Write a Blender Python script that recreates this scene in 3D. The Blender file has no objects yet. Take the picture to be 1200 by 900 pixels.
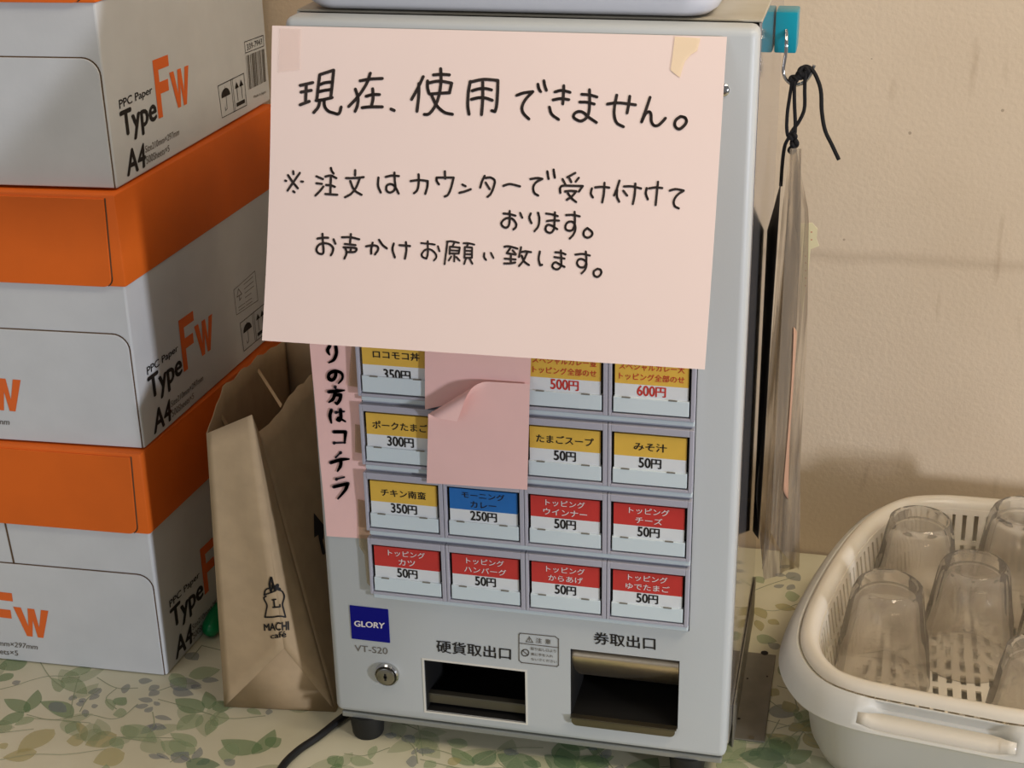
import bpy, bmesh, math, random
import numpy as np
from mathutils import Vector, Matrix
from mathutils.bvhtree import BVHTree

# ------------------------------------------------------------------ camera, world, lights
SC = bpy.context.scene
COL = SC.collection
CAM_P = np.array([0.3771867, -0.9535856, 0.7476551])
YAW, PITCH, ROLL, FPX = -0.23488, 0.4100828, -0.0193508, 1800.0


def cam_rot():
    cp, sp = math.cos(PITCH), math.sin(PITCH)
    f = np.array([math.sin(YAW) * cp, math.cos(YAW) * cp, -sp])
    r = np.cross(f, [0, 0, 1.0]); r /= np.linalg.norm(r)
    u = np.cross(r, f)
    c, s = math.cos(ROLL), math.sin(ROLL)
    return np.array([c * r + s * u, -s * r + c * u, f])


RC = cam_rot()
cd = bpy.data.cameras.new('camera')
cam = bpy.data.objects.new('camera', cd)
COL.objects.link(cam)
SC.camera = cam
M = Matrix([[RC[0][i], RC[1][i], -RC[2][i]] for i in range(3)]).to_4x4()
M.translation = Vector(CAM_P)
cam.matrix_world = M
cd.sensor_width = 36.0
cd.lens = FPX * 36.0 / 1200.0
cd.clip_start = 0.02
SC.view_settings.view_transform = 'Standard'
SC.view_settings.look = 'None'
SC.view_settings.gamma = 1.0
SC.view_settings.exposure = -0.16
SC.cycles.transparent_max_bounces = 64
SC.cycles.max_bounces = 14

w = bpy.data.worlds.new('World'); SC.world = w; w.use_nodes = True
bg = w.node_tree.nodes['Background']
bg.inputs[0].default_value = (0.95, 0.95, 1.0, 1)
bg.inputs[1].default_value = 0.22


def area(name, loc, target, size, size_y, power, color):
    ld = bpy.data.lights.new(name, 'AREA')
    ld.shape = 'RECTANGLE'; ld.size = size; ld.size_y = size_y
    ld.energy = power; ld.color = color
    o = bpy.data.objects.new(name, ld); COL.objects.link(o)
    o.location = loc
    o.rotation_euler = (Vector(target) - Vector(loc)).to_track_quat('-Z', 'Y').to_euler()
    return o


# daylight window to the front right, warm ceiling lamps
area('window_light', (2.58, -1.42, 0.36), (0.0, 0.0, 0.3), 0.15, 0.34, 50, (0.83, 0.87, 1.0))
area('front_window_light', (-1.1, -2.6, 1.1), (0.1, 0.0, 0.3), 1.4, 1.4, 7.5, (0.84, 0.90, 1.0))
area('ceiling_lamp', (1.05, -0.40, 1.62), (0.5, 0.1, 0.1), 0.8, 0.3, 16, (1.0, 0.86, 0.68))
area('ceiling_lamp', (-0.5, -0.9, 2.2), (0.0, 0.1, 0.2), 0.9, 0.3, 5, (1.0, 0.88, 0.74))


# ------------------------------------------------------------------ measuring helpers
def ray(x, y):
    return np.array([(x - 600) / FPX, -(y - 450) / FPX, 1.0]) @ RC


def hit(x, y, n, p):
    """point where the sight line of a photo pixel meets a plane (normal n through p)"""
    n = np.array(n, float); d = ray(x, y)
    t = n @ (np.array(p, float) - CAM_P) / (n @ d)
    return CAM_P + t * d


def hy(x, y, Y): return hit(x, y, (0, 1, 0), (0, Y, 0))
def hz(x, y, Z): return hit(x, y, (0, 0, 1), (0, 0, Z))
def hx(x, y, X): return hit(x, y, (1, 0, 0), (X, 0, 0))


# ------------------------------------------------------------------ materials
def lin(c):
    return tuple(((v / 255) / 12.92 if v / 255 <= 0.04045 else ((v / 255 + 0.055) / 1.055) ** 2.4) for v in c)


def mat(name, rgb, rough=0.6, metal=0.0, var=0.0, vscale=20.0, bump=0.0, bscale=200.0, rgb2=None, spec=0.5,
        trans=0.0, ior=1.45, alpha=1.0, coat=0.0, sss=0.0):
    m = bpy.data.materials.new(name); m.use_nodes = True
    nt = m.node_tree; b = nt.nodes['Principled BSDF']
    col = (*lin(rgb), 1)
    b.inputs['Base Color'].default_value = col
    b.inputs['Roughness'].default_value = rough
    b.inputs['Metallic'].default_value = metal
    b.inputs['Specular IOR Level'].default_value = spec
    b.inputs['Transmission Weight'].default_value = trans
    b.inputs['IOR'].default_value = ior
    b.inputs['Alpha'].default_value = alpha
    b.inputs['Coat Weight'].default_value = coat
    tc = nt.nodes.new('ShaderNodeTexCoord')
    if var or rgb2:
        n = nt.nodes.new('ShaderNodeTexNoise'); n.inputs['Scale'].default_value = vscale
        n.inputs['Detail'].default_value = 5
        nt.links.new(tc.outputs['Object'], n.inputs['Vector'])
        r = nt.nodes.new('ShaderNodeValToRGB')
        r.color_ramp.elements[0].position = 0.35; r.color_ramp.elements[1].position = 0.65
        c2 = lin(rgb2) if rgb2 else tuple(v * (1 - var) for v in col[:3])
        r.color_ramp.elements[0].color = (*c2, 1); r.color_ramp.elements[1].color = col
        nt.links.new(n.outputs['Fac'], r.inputs['Fac'])
        nt.links.new(r.outputs['Color'], b.inputs['Base Color'])
    if bump:
        n = nt.nodes.new('ShaderNodeTexNoise'); n.inputs['Scale'].default_value = bscale
        n.inputs['Detail'].default_value = 3
        nt.links.new(tc.outputs['Object'], n.inputs['Vector'])
        bp = nt.nodes.new('ShaderNodeBump'); bp.inputs['Strength'].default_value = bump
        bp.inputs['Distance'].default_value = 0.001
        nt.links.new(n.outputs['Fac'], bp.inputs['Height'])
        nt.links.new(bp.outputs['Normal'], b.inputs['Normal'])
    return m


def ink(name, rgb, fac=0.6, rough=0.6):
    """flat print that lets the surface below show through"""
    m = bpy.data.materials.new(name); m.use_nodes = True
    nt = m.node_tree; b = nt.nodes['Principled BSDF']
    b.inputs['Base Color'].default_value = (*lin(rgb), 1)
    b.inputs['Roughness'].default_value = rough
    t = nt.nodes.new('ShaderNodeBsdfTransparent')
    mx = nt.nodes.new('ShaderNodeMixShader'); mx.inputs[0].default_value = fac
    nt.links.new(t.outputs[0], mx.inputs[1]); nt.links.new(b.outputs[0], mx.inputs[2])
    nt.links.new(mx.outputs[0], nt.nodes['Material Output'].inputs[0])
    return m


def film(name, rgb, gloss=0.12, rough=0.08, haze=0.1, hrgb=(200, 190, 175), streak=None):
    """thin clear plastic: see-through, a little glossy and milky"""
    m = bpy.data.materials.new(name); m.use_nodes = True
    nt = m.node_tree
    t = nt.nodes.new('ShaderNodeBsdfTransparent'); t.inputs[0].default_value = (*lin(rgb), 1)
    g = nt.nodes.new('ShaderNodeBsdfGlossy'); g.inputs['Roughness'].default_value = rough
    d = nt.nodes.new('ShaderNodeBsdfDiffuse'); d.inputs[0].default_value = (*lin(hrgb), 1)
    m1 = nt.nodes.new('ShaderNodeMixShader'); m1.inputs[0].default_value = haze
    m2 = nt.nodes.new('ShaderNodeMixShader')
    lw = nt.nodes.new('ShaderNodeLayerWeight'); lw.inputs[0].default_value = 0.5
    pw = nt.nodes.new('ShaderNodeMath'); pw.operation = 'POWER'; pw.inputs[1].default_value = 4.0
    nt.links.new(lw.outputs['Facing'], pw.inputs[0])
    fr = nt.nodes.new('ShaderNodeMath'); fr.operation = 'MULTIPLY_ADD'; fr.inputs[1].default_value = 0.5; fr.inputs[2].default_value = 0.035
    nt.links.new(pw.outputs[0], fr.inputs[0])
    ad = nt.nodes.new('ShaderNodeMath'); ad.operation = 'ADD'; ad.inputs[1].default_value = gloss - 0.04
    nt.links.new(fr.outputs[0], ad.inputs[0]); nt.links.new(ad.outputs[0], m2.inputs[0])
    if streak:      # long crinkles down the plastic: bumps, with their shading painted into the tint
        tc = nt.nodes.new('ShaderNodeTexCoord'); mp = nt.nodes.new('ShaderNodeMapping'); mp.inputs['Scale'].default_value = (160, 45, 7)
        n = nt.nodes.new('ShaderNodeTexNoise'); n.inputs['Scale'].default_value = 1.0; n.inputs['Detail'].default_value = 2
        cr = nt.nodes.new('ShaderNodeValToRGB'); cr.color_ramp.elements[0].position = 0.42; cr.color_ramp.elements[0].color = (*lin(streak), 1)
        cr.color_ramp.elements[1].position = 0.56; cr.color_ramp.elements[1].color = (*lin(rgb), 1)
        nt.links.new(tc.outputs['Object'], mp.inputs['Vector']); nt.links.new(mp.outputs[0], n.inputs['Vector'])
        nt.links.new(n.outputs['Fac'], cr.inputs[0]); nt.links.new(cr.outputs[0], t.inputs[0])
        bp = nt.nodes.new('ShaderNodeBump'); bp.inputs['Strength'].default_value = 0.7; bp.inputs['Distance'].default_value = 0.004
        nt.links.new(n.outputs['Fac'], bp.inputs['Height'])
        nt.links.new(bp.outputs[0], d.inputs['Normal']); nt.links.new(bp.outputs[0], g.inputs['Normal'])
    nt.links.new(t.outputs[0], m1.inputs[1]); nt.links.new(d.outputs[0], m1.inputs[2])
    nt.links.new(m1.outputs[0], m2.inputs[1]); nt.links.new(g.outputs[0], m2.inputs[2])
    nt.links.new(m2.outputs[0], nt.nodes['Material Output'].inputs[0])
    return m


def wall_material():
    m = mat('wall_paint', (198, 177, 152), 0.75)
    nt = m.node_tree; b = nt.nodes['Principled BSDF']; L = nt.links.new
    tc = nt.nodes.new('ShaderNodeTexCoord')
    n1 = nt.nodes.new('ShaderNodeTexNoise'); n1.inputs['Scale'].default_value = 3.0; n1.inputs['Detail'].default_value = 6
    L(tc.outputs['Object'], n1.inputs['Vector'])
    r1 = nt.nodes.new('ShaderNodeValToRGB')
    r1.color_ramp.elements[0].position = 0.3; r1.color_ramp.elements[0].color = (*lin((200, 180, 152)), 1)
    r1.color_ramp.elements[1].position = 0.7; r1.color_ramp.elements[1].color = (*lin((218, 199, 172)), 1)
    L(n1.outputs['Fac'], r1.inputs['Fac'])
    # drip stains: noise stretched along z
    mp = nt.nodes.new('ShaderNodeMapping'); mp.inputs['Scale'].default_value = (60, 1, 9)
    L(tc.outputs['Object'], mp.inputs['Vector'])
    n2 = nt.nodes.new('ShaderNodeTexNoise'); n2.inputs['Scale'].default_value = 1.0; n2.inputs['Detail'].default_value = 3
    L(mp.outputs[0], n2.inputs['Vector'])
    r2 = nt.nodes.new('ShaderNodeValToRGB')
    r2.color_ramp.elements[0].position = 0.66; r2.color_ramp.elements[0].color = (0, 0, 0, 1)
    r2.color_ramp.elements[1].position = 0.78; r2.color_ramp.elements[1].color = (0.4, 0.4, 0.4, 1)
    L(n2.outputs['Fac'], r2.inputs['Fac'])
    mx = nt.nodes.new('ShaderNodeMixRGB'); mx.inputs[2].default_value = (*lin((158, 134, 106)), 1)
    L(r2.outputs[0], mx.inputs[0]); L(r1.outputs[0], mx.inputs[1])
    # a horizontal stained line at z = .305 with a wavy edge
    sx = nt.nodes.new('ShaderNodeSeparateXYZ'); L(tc.outputs['Object'], sx.inputs[0])
    n3 = nt.nodes.new('ShaderNodeTexNoise'); n3.inputs['Scale'].default_value = 25; L(tc.outputs['Object'], n3.inputs['Vector'])
    a = nt.nodes.new('ShaderNodeMath'); a.operation = 'MULTIPLY_ADD'; a.inputs[1].default_value = 0.008
    L(n3.outputs['Fac'], a.inputs[0]); L(sx.outputs['Z'], a.inputs[2])
    s = nt.nodes.new('ShaderNodeMath'); s.operation = 'SUBTRACT'; s.inputs[1].default_value = 0.306; L(a.outputs[0], s.inputs[0])
    ab = nt.nodes.new('ShaderNodeMath'); ab.operation = 'ABSOLUTE'; L(s.outputs[0], ab.inputs[0])
    mr = nt.nodes.new('ShaderNodeMapRange'); mr.inputs[1].default_value = 0.0; mr.inputs[2].default_value = 0.008
    mr.inputs[3].default_value = 0.28; mr.inputs[4].default_value = 0.0; L(ab.outputs[0], mr.inputs[0])
    mx2 = nt.nodes.new('ShaderNodeMixRGB'); mx2.inputs[2].default_value = (*lin((150, 126, 100)), 1)
    L(mr.outputs[0], mx2.inputs[0]); L(mx.outputs[0], mx2.inputs[1])
    # small dark specks
    v = nt.nodes.new('ShaderNodeTexVoronoi'); v.inputs['Scale'].default_value = 22; L(tc.outputs['Object'], v.inputs['Vector'])
    lt = nt.nodes.new('ShaderNodeMath'); lt.operation = 'LESS_THAN'; lt.inputs[1].default_value = 0.03
    L(v.outputs['Distance'], lt.inputs[0])
    ml = nt.nodes.new('ShaderNodeMath'); ml.operation = 'MULTIPLY'; ml.inputs[1].default_value = 0.45; L(lt.outputs[0], ml.inputs[0])
    mx3 = nt.nodes.new('ShaderNodeMixRGB'); mx3.inputs[2].default_value = (*lin((95, 72, 50)), 1)
    L(ml.outputs[0], mx3.inputs[0]); L(mx2.outputs[0], mx3.inputs[1])
    L(mx3.outputs[0], b.inputs['Base Color'])
    n4 = nt.nodes.new('ShaderNodeTexNoise'); n4.inputs['Scale'].default_value = 240; n4.inputs['Detail'].default_value = 4
    L(tc.outputs['Object'], n4.inputs['Vector'])
    bp = nt.nodes.new('ShaderNodeBump'); bp.inputs['Strength'].default_value = 0.4; bp.inputs['Distance'].default_value = 0.001
    L(n4.outputs['Fac'], bp.inputs['Height']); L(bp.outputs[0], b.inputs['Normal'])
    return m


M_WALL = wall_material()
M_FLOOR = mat('floor_boards', (120, 100, 80), 0.5, var=0.3, vscale=4)
M_WOOD = mat('counter_wood', (150, 120, 85), 0.5, var=0.25, vscale=8)
M_CLOTH = mat('vinyl_cloth', (212, 206, 178), 0.55, rgb2=(200, 193, 162), vscale=9, bump=0.25, bscale=60)
M_LEAF = [ink('leaf_green', (124, 154, 104), 0.50), ink('leaf_pale', (162, 180, 134), 0.46),
          ink('leaf_olive', (192, 180, 118), 0.46), ink('leaf_blue', (140, 146, 146), 0.46),
          ink('leaf_deep', (108, 138, 100), 0.52)]
M_STEM = ink('leaf_stem', (160, 165, 130), 0.6)
M_CARD = mat('white_carton', (204, 205, 203), 0.7, var=0.05, vscale=30, bump=0.08, bscale=300)
M_ORANGE = mat('orange_carton', (228, 104, 18), 0.6, var=0.10, vscale=14, bump=0.08, bscale=300)
M_CUT = mat('cut_card_edge', (92, 70, 46), 0.9)
M_INKB = mat('black_print', (26, 22, 20), 0.6)
M_INKG = mat('grey_print', (105, 98, 88), 0.7)
M_INKO = mat('orange_print', (226, 104, 38), 0.6)
M_INKW = mat('white_print', (228, 218, 214), 0.6)
M_INKR = mat('red_print', (196, 54, 44), 0.6)
M_PEN = mat('marker_ink', (40, 28, 24), 0.55)
M_PEN2 = mat('brush_ink', (34, 28, 40), 0.5)
M_PAPER = mat('white_paper', (238, 217, 208), 0.75, var=0.02, vscale=6, bump=0.1, bscale=60)
M_PINK = mat('pink_paper', (246, 200, 190), 0.8, var=0.05, vscale=20, bump=0.12, bscale=80)
M_TAPE = mat('yellowed_tape_glare', (250, 226, 190), 0.2, spec=0.6, bump=0.2, bscale=90, alpha=0.8)  # glare put into the lighter cream; the yellow tint is the tape's own
M_TAPE3 = mat('flat_tape', (236, 214, 202), 0.3, alpha=0.22)
M_TAPE2 = film('clear_tape', (225, 215, 195), 0.06, 0.25, 0.35, (190, 170, 140))
M_SHELL = mat('painted_steel', (190, 193, 191), 0.42, var=0.03, vscale=5, bump=0.06, bscale=500)
M_SIDE = mat('glossy_side_panel', (186, 182, 182), 0.08, 0.75, spec=0.6)
M_TOP = mat('dusty_top', (190, 184, 168), 0.5, rgb2=(170, 160, 138), vscale=18)
M_DARK = mat('dark_gap', (24, 22, 20), 0.8)
M_FRAME = mat('button_plastic', (172, 170, 178), 0.32, spec=0.5)
M_RAIL = mat('clear_rail', (196, 206, 208), 0.25)
M_LEDGE = mat('button_ledge', (208, 219, 220), 0.35)
M_CLAB = mat('label_card_white', (222, 224, 222), 0.5)
M_YEL = mat('label_yellow', (226, 182, 74), 0.4, var=0.05, vscale=80)
M_RED = mat('label_red', (200, 56, 50), 0.4, var=0.06, vscale=80)
M_BLU = mat('label_blue', (36, 108, 178), 0.4, var=0.05, vscale=80)
M_METAL = mat('brushed_steel', (122, 116, 100), 0.4, 1.0, bump=0.15, bscale=300)
M_CHROME = mat('chrome', (205, 203, 198), 0.12, 1.0)
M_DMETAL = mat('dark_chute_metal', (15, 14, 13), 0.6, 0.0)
M_BRACK = mat('zinc_bracket', (128, 122, 108), 0.5, 0.35, var=0.15, vscale=60)
M_RUBBER = mat('black_rubber', (24, 24, 22), 0.6)
M_BADGE = mat('navy_badge', (8, 10, 118), 0.55, spec=0.2)
M_KRAFT = mat('kraft_paper', (184, 158, 122), 0.8, var=0.10, vscale=60, bump=0.25, bscale=40)
M_KRAFT_L = mat('kraft_edge', (196, 168, 128), 0.8)
M_TEAL = mat('teal_plastic', (14, 140, 158), 0.3)
M_CORD = mat('black_cord', (14, 12, 12), 0.85)
M_TRAY = mat('white_tray', (212, 212, 216), 0.25)
M_BASKET = mat('white_plastic', (242, 233, 214), 0.28, spec=0.5, var=0.03, vscale=12)
M_BASIN = mat('white_basin', (226, 224, 214), 0.3, spec=0.5)
for _m in (M_BASKET, M_BASIN):      # thin moulded plastic lets light through
    _n = _m.node_tree; _b = _n.nodes['Principled BSDF']; _o = _n.nodes['Material Output']
    _t = _n.nodes.new('ShaderNodeBsdfTranslucent'); _t.inputs[0].default_value = (*lin((236, 228, 212)), 1)
    _x = _n.nodes.new('ShaderNodeMixShader'); _x.inputs[0].default_value = 0.32
    _n.links.new(_b.outputs[0], _x.inputs[1]); _n.links.new(_t.outputs[0], _x.inputs[2]); _n.links.new(_x.outputs[0], _o.inputs[0])
M_GREEN = mat('green_plastic', (0, 128, 72), 0.3)
M_CABLE = mat('black_cable', (20, 20, 20), 0.45)
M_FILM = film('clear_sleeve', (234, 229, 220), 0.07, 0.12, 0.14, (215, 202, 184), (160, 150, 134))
M_BLKCARD = mat('black_card', (34, 27, 20), 0.6)
M_PEACH = mat('peach_card', (190, 148, 122), 0.5)
M_CREAM = mat('cream_label', (228, 216, 172), 0.55)
M_GLASS = bpy.data.materials.new('hazy_clear_glass'); M_GLASS.use_nodes = True
_n = M_GLASS.node_tree; _o = _n.nodes['Material Output']; _n.nodes.remove(_n.nodes['Principled BSDF'])
_g = _n.nodes.new('ShaderNodeBsdfRefraction'); _g.inputs['Color'].default_value = (0.985, 0.98, 0.97, 1); _g.inputs['Roughness'].default_value = 0.0; _g.inputs['IOR'].default_value = 1.15
_tp = _n.nodes.new('ShaderNodeBsdfTransparent'); _tp.inputs[0].default_value = (0.985, 0.98, 0.97, 1)
_x3 = _n.nodes.new('ShaderNodeMixShader'); _x3.inputs[0].default_value = 0.33
_n.links.new(_g.outputs[0], _x3.inputs[1]); _n.links.new(_tp.outputs[0], _x3.inputs[2])
_d = _n.nodes.new('ShaderNodeBsdfDiffuse'); _d.inputs[0].default_value = (*lin((240, 228, 208)), 1)
_t = _n.nodes.new('ShaderNodeBsdfTranslucent'); _t.inputs[0].default_value = (*lin((240, 228, 208)), 1)
_s = _n.nodes.new('ShaderNodeBsdfGlossy'); _s.inputs['Roughness'].default_value = 0.03
_x0 = _n.nodes.new('ShaderNodeMixShader'); _x0.inputs[0].default_value = 0.5
_x1 = _n.nodes.new('ShaderNodeMixShader'); _x1.inputs[0].default_value = 0.085
_x2 = _n.nodes.new('ShaderNodeMixShader')
_lw = _n.nodes.new('ShaderNodeLayerWeight'); _lw.inputs[0].default_value = 0.5
_pw = _n.nodes.new('ShaderNodeMath'); _pw.operation = 'POWER'; _pw.inputs[1].default_value = 4.0
_ma = _n.nodes.new('ShaderNodeMath'); _ma.operation = 'MULTIPLY_ADD'; _ma.inputs[1].default_value = 0.30; _ma.inputs[2].default_value = 0.04
for _p, _q in ((_lw.outputs['Facing'], _pw.inputs[0]), (_pw.outputs[0], _ma.inputs[0]), (_ma.outputs[0], _x2.inputs[0]), (_d.outputs[0], _x0.inputs[1]), (_t.outputs[0], _x0.inputs[2]),
               (_x3.outputs[0], _x1.inputs[1]), (_x0.outputs[0], _x1.inputs[2]), (_x1.outputs[0], _x2.inputs[1]), (_s.outputs[0], _x2.inputs[2]), (_x2.outputs[0], _o.inputs[0])): _n.links.new(_p, _q)


# ------------------------------------------------------------------ mesh helpers
class MB:
    def __init__(s): s.v = []; s.f = []; s.mi = []
    def add(s, vs, fs, mi=0):
        n = len(s.v); s.v += [tuple(map(float, v)) for v in vs]
        s.f += [tuple(i + n for i in f) for f in fs]; s.mi += [mi] * len(fs)
        return s

    def box(s, lo, hi, mi=0, fr=None):
        vs = [(x, y, z) for x in (lo[0], hi[0]) for y in (lo[1], hi[1]) for z in (lo[2], hi[2])]
        if fr: vs = [fr(*v) for v in vs]
        return s.add(vs, [(0, 1, 3, 2), (4, 6, 7, 5), (0, 4, 5, 1), (2, 3, 7, 6), (0, 2, 6, 4), (1, 5, 7, 3)], mi)

    def prism(s, pts, d0, d1, fr, mi=0):
        """2-D outline (u, v) swept from depth d0 to d1; fr(u, v, d) -> point"""
        n = len(pts)
        vs = [fr(u, v, d0) for u, v in pts] + [fr(u, v, d1) for u, v in pts]
        fs = [tuple(range(n)), tuple(range(2 * n - 1, n - 1, -1))]
        fs += [(i, i + n, (i + 1) % n + n, (i + 1) % n) for i in range(n)]
        return s.add(vs, fs, mi)

    def tube(s, pts, r, n=10, cap=True, mi=0, flat=None):
        P = [Vector(p) for p in pts]; m = len(P)
        R = r if hasattr(r, '__len__') else [r] * m
        rings = []; up = Vector((0.31, 0.22, 0.93))
        for i in range(m):
            t = (P[min(i + 1, m - 1)] - P[max(i - 1, 0)]).normalized()
            if i == 0:
                a = t.cross(up)
                if a.length < 0.1: a = t.cross(Vector((1, 0, 0)))
            else: a = a - t * a.dot(t)
            a.normalize(); b = t.cross(a)
            rings += [P[i] + (a * math.cos(2 * math.pi * k / n) + b * math.sin(2 * math.pi * k / n)) * R[i] for k in range(n)]
        fs = [(i * n + k, i * n + (k + 1) % n, (i + 1) * n + (k + 1) % n, (i + 1) * n + k) for i in range(m - 1) for k in range(n)]
        if cap: fs += [tuple(range(n - 1, -1, -1)), tuple(range((m - 1) * n, m * n))]
        return s.add(rings, fs, mi)

    def lathe(s, prof, n=32, fr=None, mod=None, mi=0):
        vs = []
        for j, (r, z) in enumerate(prof):
            for k in range(n):
                a = 2 * math.pi * k / n
                rr = r * (mod(a, j, z) if mod else 1)
                p = (rr * math.cos(a), rr * math.sin(a), z)
                vs.append(fr(*p) if fr else p)
        m = len(prof)
        fs = [(j * n + k, j * n + (k + 1) % n, (j + 1) * n + (k + 1) % n, (j + 1) * n + k) for j in range(m - 1) for k in range(n)]
        fs += [tuple(range(n - 1, -1, -1)), tuple(range((m - 1) * n, m * n))]
        return s.add(vs, fs, mi)

    def grid(s, nu, nv, fn, mi=0):
        vs = [fn(i / nu, j / nv) for j in range(nv + 1) for i in range(nu + 1)]
        fs = [(j * (nu + 1) + i, j * (nu + 1) + i + 1, (j + 1) * (nu + 1) + i + 1, (j + 1) * (nu + 1) + i) for j in range(nv) for i in range(nu)]
        return s.add(vs, fs, mi)

    def build(s, name, mats, parent=None, smooth=False, bevel=0.0, seg=2, solid=0.0, fixn=True):
        me = bpy.data.meshes.new(name)
        me.from_pydata(s.v, [], s.f)
        for m in (mats if isinstance(mats, (list, tuple)) else [mats]): me.materials.append(m)
        for p, i in zip(me.polygons, s.mi): p.material_index = i
        if fixn:
            bm = bmesh.new(); bm.from_mesh(me)
            bmesh.ops.recalc_face_normals(bm, faces=bm.faces)
            if bevel:
                es = [e for e in bm.edges if len(e.link_faces) == 2 and e.calc_face_angle(0) > 0.6]
                bmesh.ops.bevel(bm, geom=es, offset=bevel, segments=seg, profile=0.5, affect='EDGES', clamp_overlap=True)
            bm.to_mesh(me); bm.free()
        if smooth:
            me.shade_smooth()
            try: me.set_sharp_from_angle(angle=math.radians(38))
            except Exception: pass
        o = bpy.data.objects.new(name, me); COL.objects.link(o)
        if parent: o.parent = parent
        if solid:
            md = o.modifiers.new('thickness', 'SOLIDIFY'); md.thickness = solid; md.offset = 0
        return o


def thing(name, label, cat, loc=(0, 0, 0), group=None):
    o = bpy.data.objects.new(name, None); COL.objects.link(o)
    o.empty_display_size = 0.02
    o['label'] = label; o['category'] = cat
    if group: o['group'] = group
    return o


def tag(o, label, cat, group=None, kind=None):
    if label: o['label'] = label
    if cat: o['category'] = cat
    if group: o['group'] = group
    if kind: o['kind'] = kind
    return o


def copy_tree(o, parent=None):
    c = o.copy(); COL.objects.link(c)
    if parent: c.parent = parent
    for ch in [k for k in bpy.data.objects if k.parent == o]: copy_tree(ch, c)
    return c


# text -> triangles, normalised to its bounding box
_tc = {}
SHAPES = {'§F': [(0, 0), (.30, 0), (.30, .40), (.86, .40), (.86, .60), (.30, .60), (.30, .81), (1, .81), (1, 1), (0, 1)],
          '§W': [(0, 1), (.22, 1), (.325, .36), (.41, 1), (.60, 1), (.69, .36), (.79, 1), (1, 1), (.81, 0), (.60, 0), (.505, .60), (.40, 0), (.19, 0)]}
_curve = bpy.data.curves.new('type_setter', 'FONT'); _curve.resolution_u = 3
_tobj = bpy.data.objects.new('type_setter', _curve)


def glyphs(s, bold=0.0):
    k = (s, bold)
    k = s
    if s in SHAPES:
        v = np.array(SHAPES[s]); return v, [tuple(range(len(v)))], np.array([1.0, 1.0])
    if k not in _tc:
        _curve.body = s
        me = _tobj.to_mesh()
        v = np.array([tuple(q.co)[:2] for q in me.vertices]); f = [tuple(p.vertices) for p in me.polygons]
        _tobj.to_mesh_clear()
        lo, hi = v.min(0), v.max(0)
        _tc[k] = ((v - lo) / (hi - lo), f, (hi - lo))
    return _tc[k]


def text_quad(mb, s, TL, TR, BR, BL, bold=0.0, mi=0, fn=None):
    """set text into a quad; corners are 3-D points, or pixels when fn maps pixels to 3-D"""
    v, f, _ = glyphs(s, bold)
    TL, TR, BR, BL = [np.array(q, float) for q in (TL, TR, BR, BL)]
    sh = [(0, 0)] if not bold else [(-bold, 0), (bold, 0), (0, -bold * .6), (0, bold * .6)] + ([(-bold * .5, 0), (bold * .5, 0)] if bold > .03 else [])
    for li, (dx, dy) in enumerate(sh):
        pts = []
        for a, b in v:
            a, b = a + dx / _[0], b + dy / _[1]
            p = BL * (1 - a) * (1 - b) + BR * a * (1 - b) + TR * a * b + TL * (1 - a) * b
            q = np.array(fn(p) if fn else p, float)
            if li: q = q + (CAM_P - q) * (0.00003 * li)
            pts.append(q)
        mb.add(pts, f, mi)


def text_at(mb, s, cx, cz, width, height, y, bold=0.0, mi=0):
    text_quad(mb, s, (cx - width / 2, y, cz + height / 2), (cx + width / 2, y, cz + height / 2),
              (cx + width / 2, y, cz - height / 2), (cx - width / 2, y, cz - height / 2), bold, mi)


def smooth_line(pts, sub=5):
    P = [np.array(p, float) for p in pts]; n = len(P)
    if n < 3: return P
    T = []
    for i in range(n):
        if i == 0: t = P[1] - P[0]
        elif i == n - 1: t = P[-1] - P[-2]
        else:
            a, b = P[i] - P[i - 1], P[i + 1] - P[i]
            c = a @ b / (np.linalg.norm(a) * np.linalg.norm(b) + 1e-9)
            t = (P[i + 1] - P[i - 1]) / 2 if c > 0.1 else None
        T.append(t)
    out = [P[0]]
    for i in range(n - 1):
        d = P[i + 1] - P[i]; L = np.linalg.norm(d)
        def tg(t):
            if t is None: return d
            return t / (np.linalg.norm(t) + 1e-9) * L
        m0, m1 = tg(T[i]), tg(T[i + 1])
        for k in range(1, sub + 1):
            s = k / sub
            out.append((2 * s**3 - 3 * s**2 + 1) * P[i] + (s**3 - 2 * s**2 + s) * m0 + (-2 * s**3 + 3 * s**2) * P[i + 1] + (s**3 - s**2) * m1)
    return out


def stroke(mb, pts, wpx, fn, taper=0.0, mi=0):
    """pen stroke: 2-D polyline with round ends, mapped onto a surface by fn"""
    Q = smooth_line(pts); n = len(Q)
    for i in range(n):
        t = i / max(n - 1, 1); r = wpx / 2 * (1 - taper * max(0, t - 0.6) / 0.4)
        mb.add([fn(Q[i] + r * np.array([math.cos(a), math.sin(a)])) for a in [k * math.pi / 4 for k in range(8)]], [tuple(range(8))], mi)
        if i:
            d = Q[i] - Q[i - 1]; L = np.linalg.norm(d)
            if L < 1e-6: continue
            nn = np.array([-d[1], d[0]]) / L * r
            mb.add([fn(Q[i - 1] + nn), fn(Q[i] + nn), fn(Q[i] - nn), fn(Q[i - 1] - nn)], [(0, 1, 2, 3)], mi)


def caster(objs, off=0.0004):
    """map a photo pixel to the surface of built meshes"""
    vs, fs = [], []
    for o in objs:
        n = len(vs); vs += [v.co.copy() for v in o.data.vertices]
        fs += [tuple(i + n for i in p.vertices) for p in o.data.polygons]
    tree = BVHTree.FromPolygons(vs, fs)
    def f(p):
        d = Vector(ray(p[0], p[1])).normalized()
        loc, nrm, i, dist = tree.ray_cast(Vector(CAM_P), d)
        if loc is None: return hy(p[0], p[1], 0.06)
        if nrm.dot(d) > 0: nrm = -nrm
        return np.array(loc + nrm * off)
    return f


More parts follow.
